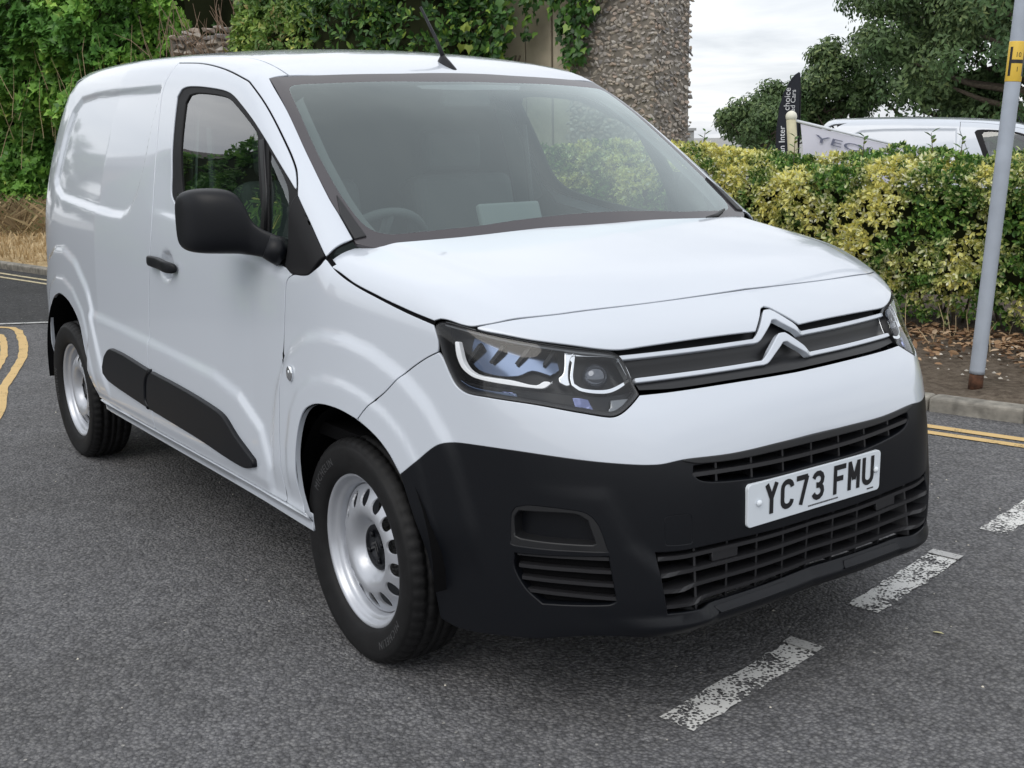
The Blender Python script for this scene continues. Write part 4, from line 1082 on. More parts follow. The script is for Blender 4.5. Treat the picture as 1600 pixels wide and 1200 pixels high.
def mth(t, op, a, b=0.0):
    n = t.nodes.new('ShaderNodeMath'); n.operation = op
    for i, v in enumerate((a, b)):
        if isinstance(v, (int, float)): n.inputs[i].default_value = v
        else: t.links.new(v, n.inputs[i])
    return n.outputs[0]
def asphalt(name, dark, mid, light, stone=95.0, white=0.5):
    m, t, b = new_mat(name)
    co = t.nodes.new('ShaderNodeTexCoord').outputs['Object']
    v1 = tex(t, 'ShaderNodeTexVoronoi', stone, co, Randomness=1.0)
    v2 = tex(t, 'ShaderNodeTexVoronoi', stone * 2.3, co)
    big = tex(t, 'ShaderNodeTexNoise', 0.7, co, Detail=5.0, Roughness=.6)
    med = tex(t, 'ShaderNodeTexNoise', 9.0, co, Detail=6.0, Roughness=.65)
    sepc = t.nodes.new('ShaderNodeSeparateColor'); t.links.new(v1.outputs['Color'], sepc.inputs[0])
    c = ramp_node(t, sepc.outputs[0], [(0.0, dark), (0.55, mid), (1.0, light)])
    crev = ramp_node(t, v1.outputs['Distance'], [(.30, (1, 1, 1)), (.75, (.42, .42, .42))])
    c = mixc(t, 0.75, c, crev, 'MULTIPLY')
    c = mixc(t, 0.55, c, ramp_node(t, med.outputs['Fac'], [(.3, (.62, .62, .62)), (.7, (1.25, 1.25, 1.25))]), 'MULTIPLY')
    c = mixc(t, 0.8, c, ramp_node(t, big.outputs['Fac'], [(.32, (.78, .77, .76)), (.68, (1.18, 1.18, 1.2))]), 'MULTIPLY')
    sp = tex(t, 'ShaderNodeTexVoronoi', 38.0, co); s2 = t.nodes.new('ShaderNodeSeparateColor'); t.links.new(sp.outputs['Color'], s2.inputs[0])
    fl = mth(t, 'MULTIPLY', mth(t, 'GREATER_THAN', s2.outputs[1], 0.972), mth(t, 'LESS_THAN', sp.outputs['Distance'], 0.17))
    c = mixc(t, mth(t, 'MULTIPLY', fl, white), c, (.55, .53, .48))
    t.links.new(c, b.inputs['Base Color'])
    b.inputs['Roughness'].default_value = 0.82; b.inputs['Specular IOR Level'].default_value = 0.35
    h = mth(t, 'ADD', mth(t, 'MULTIPLY', v1.outputs['Distance'], -1.0), mth(t, 'MULTIPLY', v2.outputs['Distance'], -0.35))
    h = mth(t, 'ADD', h, mth(t, 'MULTIPLY', med.outputs['Fac'], 0.9))
    bp = t.nodes.new('ShaderNodeBump'); bp.inputs['Strength'].default_value = 0.85; bp.inputs['Distance'].default_value = 0.006
    t.links.new(h, bp.inputs['Height']); t.links.new(bp.outputs[0], b.inputs['Normal'])
    return m
def road_paint(name, colr, wear_lo, wear_hi, base):
    """worn thermoplastic: the paint flakes off and shows the asphalt"""
    m, t, b = new_mat(name); o = t.nodes['Material Output']
    co = t.nodes.new('ShaderNodeTexCoord').outputs['Object']
    n1 = tex(t, 'ShaderNodeTexNoise', 9.0, co, Detail=5.0, Roughness=.62); v = tex(t, 'ShaderNodeTexVoronoi', 95.0, co); n2 = tex(t, 'ShaderNodeTexNoise', 120.0, co, Detail=2.0)
    a = mth(t, 'ADD', mth(t, 'MULTIPLY', n1.outputs['Fac'], .75), mth(t, 'ADD', mth(t, 'MULTIPLY', v.outputs['Distance'], .32), mth(t, 'MULTIPLY', n2.outputs['Fac'], .25)))
    f = t.nodes.new('ShaderNodeMapRange'); f.inputs[1].default_value = wear_lo; f.inputs[2].default_value = wear_hi; t.links.new(a, f.inputs[0])
    cl = mixc(t, n1.outputs['Fac'], tuple(c * .8 for c in colr), colr)
    t.links.new(cl, b.inputs['Base Color']); b.inputs['Roughness'].default_value = .7
    tr = t.nodes.new('ShaderNodeBsdfTransparent'); x = t.nodes.new('ShaderNodeMixShader')
    t.links.new(f.outputs[0], x.inputs[0]); t.links.new(tr.outputs[0], x.inputs[1]); t.links.new(b.outputs[0], x.inputs[2]); t.links.new(x.outputs[0], o.inputs[0])
    return m
ASPH = asphalt('worn_asphalt', (.105, .105, .110), (.160, .160, .165), (.22, .219, .219))
ASPH2 = asphalt('dark_asphalt', (.035, .036, .038), (.062, .063, .066), (.10, .10, .10), 70.0, .8)
WHITEP = road_paint('worn_white_marking', (.70, .70, .68), .615, .675, None)
WHITEP2 = road_paint('sound_white_marking', (.50, .50, .49), .46, .62, None)
YELF = road_paint('faded_yellow_marking', (.60, .52, .34), .50, .60, None)
YELP = road_paint('yellow_marking', (.66, .46, .20), .44, .54, None)
CONC = mat('kerb_concrete', (.24, .225, .195), .85, var=.45, vscale=14, bump=.5, bscale=60)
def soil_mat(name, c0, c1, c2, sc=16.0):
    m, t, b = new_mat(name)
    co = t.nodes.new('ShaderNodeTexCoord').outputs['Object']
    n = tex(t, 'ShaderNodeTexNoise', sc, co, Detail=9.0, Roughness=.7); n2 = tex(t, 'ShaderNodeTexNoise', 1.3, co, Detail=4.0)
    c = ramp_node(t, n.outputs['Fac'], [(.3, c0), (.5, c1), (.72, c2)])
    c = mixc(t, .7, c, ramp_node(t, n2.outputs['Fac'], [(.35, (.75, .75, .75)), (.65, (1.2, 1.2, 1.2))]), 'MULTIPLY')
    t.links.new(c, b.inputs['Base Color']); b.inputs['Roughness'].default_value = .95; b.inputs['Specular IOR Level'].default_value = .15
    bp = t.nodes.new('ShaderNodeBump'); bp.inputs['Strength'].default_value = .9; bp.inputs['Distance'].default_value = .02
    t.links.new(n.outputs['Fac'], bp.inputs['Height']); t.links.new(bp.outputs[0], b.inputs['Normal'])
    return m
SOIL = soil_mat('verge_soil', (.06, .046, .035), (.135, .108, .083), (.21, .175, .14), 22)
DRYG = soil_mat('dry_turf', (.26, .19, .10), (.46, .34, .19), (.60, .48, .29), 30)
FIELD = soil_mat('far_ground', (.24, .24, .235), (.30, .30, .29), (.36, .355, .345), 2)
def sheet(name, pts, z, m, kind='structure'):
    o = obj(name, mesh_from(name, [(x, y, z) for x, y in pts], [tuple(range(len(pts)))], m, smooth=False)); o['kind'] = kind; return o
sheet('ground', [(-400, -400), (400, -400), (400, 400), (-400, 400)], -.02, FIELD)
E1 = Vector((.9775, .211)); E2 = Vector((-.211, .9775))         # along and across the side road
# kerb line on the far side (front top edge), from ahead of the van back to the verge at the left
KERB = [(6.0, 4.95), (4.0, 4.32), (2.0, 3.70), (.4, 3.21), (-.28, 3.03), (-.75, 2.91), (-2.0, 2.66), (-4.0, 2.33), (-7.0, 1.83), (-10.0, 1.30), (-11.05, 1.09), (-12.3, .86), (-15, .40), (-20, -.35), (-28, -1.2)]
def along(line, step):
    P = [np.array(p, float) for p in line]; out_ = []
    for a, b in zip(P[:-1], P[1:]):
        k = max(1, int(round(np.linalg.norm(b - a) / step))); out_ += [a + (b - a) * i / k for i in range(k)]
    return np.array(out_ + [P[-1]])
KL = along(KERB, .30)
KT = np.gradient(KL, axis=0); KT /= np.linalg.norm(KT, axis=1, keepdims=True); KN_ = np.stack([KT[:, 1], -KT[:, 0]], -1)   # away from the road
KN_ = np.where((KN_ @ np.array([E2.x, E2.y]))[:, None] < 0, -KN_, KN_)
road_pts = [(30, -40)] + [(30, 12.5)] + [tuple(p + n * .06) for p, n in zip(KL, KN_)] + [(-60, -6), (-60, -40)]
sheet('road', road_pts, 0.0, ASPH)
# the main carriageway beyond the end line, older and darker
far = [(-7.55, -.50), (-7.33, .05), (-7.10, .60), (-6.75, 1.75)]
sheet('carriageway', [(-7.6, -12), (-7.6, -.5), (-7.33, .05), (-7.1, .6), (-6.78, 1.78)] + [tuple(p + n * .05) for p, n in zip(KL, KN_) if p[0] < -6.9] + [(-60, -6), (-60, -12)], .004, ASPH2)
def ribbon(name, line, wd, z, m, step=.15, kind='structure', jitter=.0):
    L = along(line, step); T_ = np.gradient(L, axis=0); T_ /= np.linalg.norm(T_, axis=1, keepdims=True); Nn = np.stack([-T_[:, 1], T_[:, 0]], -1)
    j = rng.normal(0, jitter, (len(L), 2)) if jitter else np.zeros((len(L), 2))
    V = [(*(p + n * (wd / 2 + a)), z) for p, n, (a, b) in zip(L, Nn, j)] + [(*(p - n * (wd / 2 + b)), z) for p, n, (a, b) in zip(L, Nn, j)]
    n = len(L); o = obj(name, mesh_from(name, V, [(i, n + i, n + i + 1, i + 1) for i in range(n - 1)], m, smooth=False)); o['kind'] = kind; return o
# dashed give way line
for a, b in (((.83, -.44), (.728, .170)), ((.668, .513), (.555, 1.12)), ((.522, 1.46), (.41, 2.07)), ((.36, 2.38), (.30, 2.72))):
    ribbon('give_way_marking', [a, b], .105, .004, WHITEP, .04, jitter=.004)
for (x, y) in ((.728, .170), (.555, 1.12)):      # the sound strips left at the ends
    ribbon('give_way_marking', [(x + .004, y - .030), (x - .004, y + .016)], .108, .008, WHITEP2, .02)
# double yellow lines by the kerb
def offset_line(line, d):
    L = along(line, .3); T_ = np.gradient(L, axis=0); T_ /= np.linalg.norm(T_, axis=1, keepdims=True); Nn = np.stack([T_[:, 1], -T_[:, 0]], -1)
    Nn = np.where((Nn @ np.array([E2.x, E2.y]))[:, None] < 0, -Nn, Nn); return [tuple(p) for p in L + Nn * d]
nearK = [p for p in KERB if -7.0 <= p[0] <= .45]
ribbon('yellow_line', offset_line(nearK, -.32), .065, .0045, YELP)
ribbon('yellow_line', offset_line([(-.09, 3.08)] + [p for p in nearK if p[0] < -.1], -.44), .060, .0045, YELP)
farK = [p for p in KERB if p[0] <= -9.5]
ribbon('yellow_line', offset_line(farK, -.23), .06, .0085, YELF); ribbon('yellow_line', offset_line(farK, -.40), .06, .0085, YELF)
ribbon('yellow_line', [(-2.5, -1.45), (-3.4, -1.17), (-4.082, -.945), (-4.72, -.785), (-5.23, -.60), (-5.70, -.44), (-6.17, -.32), (-6.64, -.225), (-6.98, -.165), (-7.19, -.165), (-7.30, -.24), (-7.34, -.45), (-7.36, -1.2)], .060, .0045, YELP, .1, jitter=.003)
ribbon('yellow_line', [(-2.5, -1.66), (-3.4, -1.36), (-4.2, -1.05), (-4.83, -.87), (-5.32, -.70), (-5.85, -.53), (-6.5, -.385), (-6.85, -.33), (-7.04, -.36), (-7.13, -.50), (-7.16, -1.2)], .050, .0045, YELP, .1, jitter=.003)
ribbon('edge_line', [(-7.62, -.9), (-7.46, -.20), (-7.26, .16), (-6.95, 1.2)], .07, .0085, WHITEP2)
# kerb stones, one by one
kerb = empty('kerb'); kerb['kind'] = 'structure'
KS = along(KERB, .88)
for i, (a, b) in enumerate(zip(KS[:-1], KS[1:])):
    if a[0] > 3.5 or a[0] < -17: continue
    d = b - a; L = np.hypot(*d); ang_ = math.atan2(d[1], d[0]); mid = (a + b) / 2; nn = np.array([d[1], -d[0]]) / L
    if nn @ np.array([E2.x, E2.y]) < 0: nn = -nn
    mid = mid + nn * .065
    s = MB(); s.box((0, 0, 0), (L - .008, .13, .22)); o = obj('kerb_stone', s.mesh('kerb_stone', CONC), kerb); bevel(o, .018, 3)
    o.location = (mid[0], mid[1], -.033 + random.uniform(-.004, .004)); o.rotation_euler = (random.uniform(-.02, .02), 0, ang_ + random.uniform(-.006, .006))
# verge behind the kerb: gently uneven, soil near the van, dry turf far off
def verge(name, line, wid, m, z0, rise, ny_=14, st=.25, amp=.012):
    L = along(line, st); T_ = np.gradient(L, axis=0); T_ /= np.linalg.norm(T_, axis=1, keepdims=True); Nn = np.stack([T_[:, 1], -T_[:, 0]], -1)
    Nn = np.where((Nn @ np.array([E2.x, E2.y]))[:, None] < 0, -Nn, Nn)
    V = []; n = len(L)
    for j in range(ny_):
        f = j / (ny_ - 1)
        for i in range(n):
            p = L[i] + Nn[i] * (.125 + wid * f); V.append((p[0], p[1], z0 + rise * f + rng.normal(0, amp) * (j > 0)))
    Fc = [(j * n + i, j * n + i + 1, (j + 1) * n + i + 1, (j + 1) * n + i) for j in range(ny_ - 1) for i in range(n - 1)]
    o = obj(name, mesh_from(name, V, Fc, m, smooth=True)); o['kind'] = 'structure'; return o
verge('verge', [p for p in KERB if p[0] >= -7.1], 3.4, SOIL, .066, .10)
verge('grass_verge', [p for p in KERB if p[0] <= -7.0], 9.0, DRYG, .066, .16, 22, .35, .02)

# ------------------------------------------------------------------ foliage
def leaf_mat(name, stops, rough=.45, patch=None, pscale=2.0, trans=.25, gain=1.0):
    """leaf colour differs from leaf to leaf; patch = second set of colours in clumps (variegated growth)"""
    stops = [(p, tuple(min(.8, v * gain) for v in c)) for p, c in stops]; patch = [(p, tuple(min(.8, v * gain) for v in c)) for p, c in patch] if patch else None
    m, t, b = new_mat(name); o = t.nodes['Material Output']
    gi = t.nodes.new('ShaderNodeNewGeometry'); co = t.nodes.new('ShaderNodeTexCoord').outputs['Object']
    c = ramp_node(t, gi.outputs['Random Per Island'], stops)
    if patch:
        c2 = ramp_node(t, gi.outputs['Random Per Island'], patch)
        n = tex(t, 'ShaderNodeTexNoise', pscale, co, Detail=3.0, Roughness=.6)
        wn = tex(t, 'ShaderNodeTexWhiteNoise', 1.0) if False else None
        f = mth(t, 'ADD', n.outputs['Fac'], mth(t, 'MULTIPLY', gi.outputs['Random Per Island'], .10))
        mr = t.nodes.new('ShaderNodeMapRange'); mr.inputs[1].default_value = .50; mr.inputs[2].default_value = .60; t.links.new(f, mr.inputs[0])
        c = mixc(t, mr.outputs[0], c, c2)
    t.links.new(c, b.inputs['Base Color']); b.inputs['Roughness'].default_value = rough; b.inputs['Specular IOR Level'].default_value = .35
    tl = t.nodes.new('ShaderNodeBsdfTranslucent'); t.links.new(c, tl.inputs[0])
    x = t.nodes.new('ShaderNodeMixShader'); x.inputs[0].default_value = trans
    t.links.new(b.outputs[0], x.inputs[1]); t.links.new(tl.outputs[0], x.inputs[2]); t.links.new(x.outputs[0], o.inputs[0])
    return m
OVATE = np.array([(0, 0, 0), (.19, .28, .03), (.20, .66, .02), (0, 1, -.10), (-.20, .66, .02), (-.19, .28, .03), (0, .5, -.05)])
OVATE_F = [(0, 1, 6), (1, 2, 6), (2, 3, 6), (3, 4, 6), (4, 5, 6), (5, 0, 6)]
IVY = np.array([(0, .0, 0), (.34, -.12, -.03), (.50, .28, -.05), (.24, .50, .02), (0, 1, -.10), (-.24, .50, .02), (-.50, .28, -.05), (-.34, -.12, -.03), (0, .35, .05)])
IVY_F = [(i, (i + 1) % 8, 8) for i in range(8)]
def leaf_mesh(name, P, Dr, Up, S, m, shape=OVATE, faces=OVATE_F):
    """one mesh of separate leaves: P base points, Dr direction of the tip, Up face normal, S length"""
    P, Dr, Up, S = map(np.asarray, (P, Dr, Up, S)); n = len(P)
    Y = Dr / np.maximum(np.linalg.norm(Dr, axis=1, keepdims=True), 1e-9)
    X = np.cross(Y, Up); X /= np.maximum(np.linalg.norm(X, axis=1, keepdims=True), 1e-9); Z = np.cross(X, Y)
    k = len(shape)
    V = (P[:, None] + S[:, None, None] * (shape[None, :, :1] * X[:, None] + shape[None, :, 1:2] * Y[:, None] + shape[None, :, 2:] * Z[:, None])).reshape(-1, 3)
    F0 = np.array(faces); Fc = (F0[None] + (np.arange(n) * k)[:, None, None]).reshape(-1, 3)
    me = bpy.data.meshes.new(name); me.vertices.add(len(V)); me.vertices.foreach_set('co', V.ravel().astype(np.float32))
    me.loops.add(len(Fc) * 3); me.loops.foreach_set('vertex_index', Fc.ravel().astype(np.int32))
    me.polygons.add(len(Fc)); me.polygons.foreach_set('loop_start', np.arange(0, len(Fc) * 3, 3, dtype=np.int32))
    me.materials.append(m); me.update(calc_edges=True); me.validate(); me.shade_smooth()
    return me
def unit(v): return v / np.maximum(np.linalg.norm(v, axis=-1, keepdims=True), 1e-9)
def rosettes(C, N, per, size, spread=.75, jit=.25):
    """whorls of leaves round twig tips: C tips, N outward directions"""
    n = len(C); N = unit(N + rng.normal(0, jit, N.shape))
    a = np.repeat(np.arange(n), per); ph = rng.uniform(0, 2 * np.pi, len(a))
    Nn = N[a]; U = unit(np.cross(Nn, rng.normal(0, 1, Nn.shape))); W = np.cross(Nn, U)
    rad = U * np.cos(ph)[:, None] + W * np.sin(ph)[:, None]
    el = rng.uniform(.15, .95, len(a))[:, None]
    D = unit(rad * spread + Nn * el); Up = unit(Nn * 1.0 - rad * .5 + rng.normal(0, .2, Nn.shape))
    P = C[a] - Nn * (rng.uniform(0, .9, len(a)) * size)[:, None] + rad * size * .1
    S = size * rng.uniform(.65, 1.25, len(a))
    return P, D, Up, S
def wob(P, f, a, seed):
    r = np.random.default_rng(seed); o = np.zeros(len(P))
    for k in range(5):
        w_ = r.normal(0, f * (1 + .6 * k), 3); o += np.sin(P @ w_ + r.uniform(0, 6)) / (1 + .5 * k)
    return a * o / 2
BARK = mat('bark', (.10, .08, .06), .9, var=.4, vscale=20, bump=.6, bscale=40)
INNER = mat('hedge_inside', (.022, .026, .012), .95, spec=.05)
def twigs(name, parent, starts, ends, r, m=BARK):
    b = MB()
    for a, c in zip(starts, ends):
        a = Vector(a); c = Vector(c); mid = (a + c) / 2 + Vector(rng.normal(0, .03, 3)); b.tube([a, mid, c], [r, r * .8, r * .35], 5, False)
    o = obj(name, b.mesh(name, m, True), parent); o['kind'] = 'stuff'; return o
# --- variegated hedge behind the verge
HED = tag(empty('variegated_hedge', (-1.8, 4.4, .1)), 'long clipped hedge with yellow and green variegated leaves behind the kerb', 'hedge')
HX0, HX1 = -5.6, 4.2       # along E1 from the origin point
HO = np.array([-1.8, 4.4]); e1 = np.array([E1.x, E1.y]); e2 = np.array([E2.x, E2.y])
def hpt(s, d, z): return np.stack([HO[0] + e1[0] * s + e2[0] * d, HO[1] + e1[1] * s + e2[1] * d, z], -1)
def hedge_pts(n):
    # front face, top, rounded shoulder
    s = rng.uniform(HX0, HX1, n); u = rng.uniform(0, 1.25 + 1.0, n)
    z = np.where(u < 1.25, .16 + u * .90, 1.24 + .07 * np.clip(-.4 - s, 0, 2) / 2 - .07 * np.clip(s + .3, 0, .8) / .8); d = np.where(u < 1.25, 0, u - 1.25)
    nz = np.where(u < 1.25, np.clip((u - .95) / .35, -.25, .9), 1.0); nd = np.where(u < 1.25, -1.0, -.25)
    sh = np.exp(-((u - 1.25) / .12) ** 2) * .05; z = z - sh; d = d + sh
    P = hpt(s, d, z); b = wob(P, 2.6, .085, 3) + wob(P, 7, .03, 4)
    low = np.clip((.50 - z) / .5, 0, 1) * .14
    N = np.stack([e2[0] * nd, e2[1] * nd, nz], -1); N = unit(N)
    P = P + N * (b - 0.0)[:, None] + np.stack([e2[0] * low, e2[1] * low, 0 * low], -1)
    return P, N
C, N = hedge_pts(15000)
keep = ~((C[:, 2] < .34) & (rng.uniform(0, 1, len(C)) > (C[:, 2] - .08) / .26))
C, N = C[keep], N[keep]
P, D, U, S = rosettes(C, N, 8, .037, spread=.62, jit=.45)
C2, N2 = hedge_pts(5500); C2 = C2 - N2 * .09; k2 = C2[:, 2] > .35; P2, D2_, U2, S2 = rosettes(C2[k2], N2[k2], 7, .042)
VARI = leaf_mat('variegated_leaf', [(0, (.018, .045, .010)), (.5, (.045, .10, .018)), (.85, (.09, .16, .03)), (1, (.22, .26, .06))], patch=[(0, (.16, .17, .035)), (.35, (.36, .325, .085)), (.8, (.54, .47, .16)), (1, (.60, .57, .30))], pscale=1.9, gain=2.15)
O0 = np.array([-1.8, 4.4, .1])
h = obj('foliage', leaf_mesh('foliage', np.vstack([P, P2]) - O0, np.vstack([D, D2_]), np.vstack([U, U2]), np.concatenate([S, S2]), VARI), HED); h['kind'] = 'stuff'
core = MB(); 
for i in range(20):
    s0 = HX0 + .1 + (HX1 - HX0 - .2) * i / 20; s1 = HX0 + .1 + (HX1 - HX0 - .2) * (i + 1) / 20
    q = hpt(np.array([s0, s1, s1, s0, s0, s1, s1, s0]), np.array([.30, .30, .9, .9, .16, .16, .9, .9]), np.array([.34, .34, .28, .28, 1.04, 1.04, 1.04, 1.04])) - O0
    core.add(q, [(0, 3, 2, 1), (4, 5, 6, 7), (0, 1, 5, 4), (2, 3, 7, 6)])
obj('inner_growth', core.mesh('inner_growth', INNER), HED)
ss = rng.uniform(HX0, HX1, 90); A = hpt(ss, rng.uniform(.2, .7, 90), np.full(90, .02)) - O0 + [0, 0, .08]; B = hpt(ss + rng.normal(0, .14, 90), rng.uniform(.1, .6, 90), rng.uniform(.5, .85, 90)) - O0
twigs('stem', HED, A, B, .012)
# shoots that stand above the clipped top
SHOOT = leaf_mat('shoot_leaf', [(0, (.04, .10, .02)), (.6, (.10, .19, .04)), (1, (.26, .28, .08))])
for s, d, hh in ((-1.92, .2, .20), (-1.2, .35, .15), (-2.6, .3, .16), (-.62, .25, .14), (.05, .3, .13), (.72, .15, .40), (.98, .4, .15), (-.2, .5, .16), (-2.35, .1, .28), (-1.55, .5, .12)):
    b0 = hpt(np.array([s]), np.array([d]), np.array([1.17]))[0]; tip = b0 + np.array([rng.normal(0, .03), rng.normal(0, .03), hh + .1])
    so_ = obj('shoot', MB().tube([b0 - O0, (b0 + tip) / 2 - O0, tip - O0], [.004, .0035, .002], 5).mesh('shoot', BARK, True), HED)
    k = int(5 + hh * 26); f = np.linspace(.25, 1, k); LP = b0 + (tip - b0) * f[:, None]; ph = np.arange(k) * 2.4
    Dd = np.stack([np.cos(ph), np.sin(ph), np.full(k, .7)], -1); Uu = np.stack([-np.cos(ph), -np.sin(ph), np.full(k, 1.2)], -1)
    obj('shoot_leaves', leaf_mesh('shoot_leaves', LP - O0, Dd, Uu, rng.uniform(.05, .075, k), SHOOT), so_)['kind'] = 'stuff'
# leaf litter and dry stalks on the soil
n = 5200; s = rng.uniform(-4.6, 4.0, n); d = -.02 - np.abs(rng.normal(0, .42, n)) * 1.0 + .16
P = hpt(s, d, np.full(n, .128) + np.clip(d, -1, 0) * .02 + rng.uniform(.0, .03, n))
LIT = leaf_mat('dry_leaf', [(0, (.10, .055, .03)), (.4, (.24, .14, .075)), (.8, (.40, .26, .15)), (1, (.52, .40, .28))], rough=.8, trans=.05)
Dd = rng.normal(0, 1, (n, 3)) * [1, 1, .25]; Uu = rng.normal(0, .45, (n, 3)) + [0, 0, 1]
o = obj('leaf_litter', leaf_mesh('leaf_litter', P, Dd, Uu, rng.uniform(.03, .075, n), LIT)); o['kind'] = 'stuff'
n = 110; s = rng.uniform(-4, 3.5, n); A = hpt(s, rng.uniform(-.5, .15, n), np.full(n, .11)); B = A + np.stack([rng.normal(0, .05, n), rng.normal(0, .05, n), rng.uniform(.08, .28, n)], -1)
STALK = mat('dry_stalk', (.42, .33, .20), .9)
twigs('dry_stalks', None, A, B, .0035, STALK)
n = 300; s = rng.uniform(-3.5, 3.0, n); d = rng.uniform(-1.25, -.2, n); P = hpt(s, d, .112 + .05 * (d + 1.4) / 3 + 0 * d)
pb = MB()
for p in P:
    r0 = rng.uniform(.006, .018); V = [(p[0] + r0 * x, p[1] + r0 * y, p[2] + r0 * z * .6) for x, y, z in ((1, 0, 0), (0, 1, .1), (-1, .1, 0), (.1, -1, 0), (0, 0, 1))]; pb.add(V, [(0, 1, 4), (1, 2, 4), (2, 3, 4), (3, 0, 4)])
o = obj('verge_pebbles', pb.mesh('verge_pebbles', mat('pebble', (.40, .37, .32), .8, var=.4, vscale=9))); o['kind'] = 'stuff'
# loose bits on the road
pb = MB()
for _ in range(240):
    x, y = rng.uniform(-4, 2.3), rng.uniform(-2.6, 2.6); r0 = rng.uniform(.002, .0055) * (1 + (rng.uniform() > .93) * .9)
    pb.add([(x + r0 * a, y + r0 * b * rng.uniform(.5, 1), .001 + r0 * c) for a, b, c in ((1, 0, 0), (0, 1, 0), (-1, 0, 0), (0, -1, 0), (.1, 0, .8))], [(0, 1, 4), (1, 2, 4), (2, 3, 4), (3, 0, 4)])
o = obj('road_grit', pb.mesh('road_grit', mat('grit', (.62, .58, .50), .8))); o['kind'] = 'stuff'
lf = leaf_mesh('fallen_leaf', [(0, 0, .004)], [(1, .4, .1)], [(0, .2, 1)], [.035], leaf_mat('pale_leaf', [(0, (.5, .47, .22)), (1, (.6, .55, .3))], trans=0))
o = obj('fallen_leaf', lf); o.location = (0.90, .53, .0); tag(o, 'tiny pale yellow leaf lying on the asphalt right of the van', 'leaf')

# ------------------------------------------------------------------ lamp post
base = Vector((-.734, 3.318, .10)); lean = Vector((.588, .809, 0)) * .054
LP = tag(empty('lamp_post', base), 'leaning pale grey lamp post with a yellow hydrant band, rusty at its foot', 'lamp post')
POSTM = mat('grey_post_paint', (.36, .40, .46), .5, var=.10, vscale=7, bump=.12, bscale=30)
ax = (Vector((0, 0, 1)) + lean).normalized()
pm = MB(); pm.tube([ax * z for z in (.05, .07, .5, 1.2, 2.0, 3.2, 4.6)], [.0405, .0395, .0395, .039, .0385, .038, .034], 32)
obj('post', pm.mesh('post', POSTM, True), LP)
ru = MB(); ru.tube([ax * -.05, ax * .03, ax * .058], [.038, .0375, .036], 24); obj('rusty_foot', ru.mesh('rusty_foot', mat('rust', (.10, .045, .025), .9, var=.5, vscale=40, bump=.6, bscale=120), True), LP)
yb = MB(); zb0, zb1 = 1.585, 1.785
yb.tube([ax * zb0, ax * (zb0 + .003), ax * (zb1 - .003), ax * zb1], [.0392, .0402, .0402, .0392], 40)
YB = obj('hydrant_band', yb.mesh('hydrant_band', mat('hydrant_yellow', (.72, .48, .06), .45), True), LP)
# the H and its figures follow the curve of the band
xr = (Vector((1, 0, 0)) - ax * ax.x).normalized(); yr = ax.cross(xr)
tocam = Vector((CAM[0], CAM[1], CAM[2])) - base; tocam = (tocam - ax * tocam.dot(ax)).normalized(); sidev = ax.cross(tocam)    # image right
def on_band(u, v, r=.0408):
    a = u / r; return ax * v + (tocam * math.cos(a) + sidev * math.sin(a)) * r
hm_ = MB()
def bar_(u0, u1, v0, v1):
    k = max(1, int(abs(u1 - u0) / .004)); V = []
    for i in range(k + 1):
        u = u0 + (u1 - u0) * i / k; V += [on_band(u, v0), on_band(u, v1)]
    hm_.add(V, [(2 * i, 2 * i + 2, 2 * i + 3, 2 * i + 1) for i in range(k)])
zm = (zb0 + zb1) / 2
bar_(-.033, -.0185, zm - .072, zm + .072); bar_(.043, .0575, zm - .072, zm + .072); bar_(-.0185, .043, zm - .009, zm + .009)
obj('hydrant_letter', hm_.mesh('hydrant_letter', INK), YB)
def text_verts(body, size):
    cu = bpy.data.curves.new('lettering', 'FONT'); cu.body = body; cu.size = size; cu.resolution_u = 3
    o = bpy.data.objects.new('tmp', cu); col.objects.link(o); dg = bpy.context.evaluated_depsgraph_get()
    me = bpy.data.meshes.new_from_object(o.evaluated_get(dg)); bpy.data.objects.remove(o)
    return [v.co[:] for v in me.vertices], [tuple(p.vertices) for p in me.polygons]
for body, u0, v0 in (('10', -.003, zm + .022), ('1', .006, zm - .050)):
    V, Fc = text_verts(body, .034); g = MB(); g.add([on_band(u0 + x * .9, v0 + y, .0409) for x, y, z in V], Fc); obj('hydrant_figure', g.mesh('hydrant_figure', INK), YB)

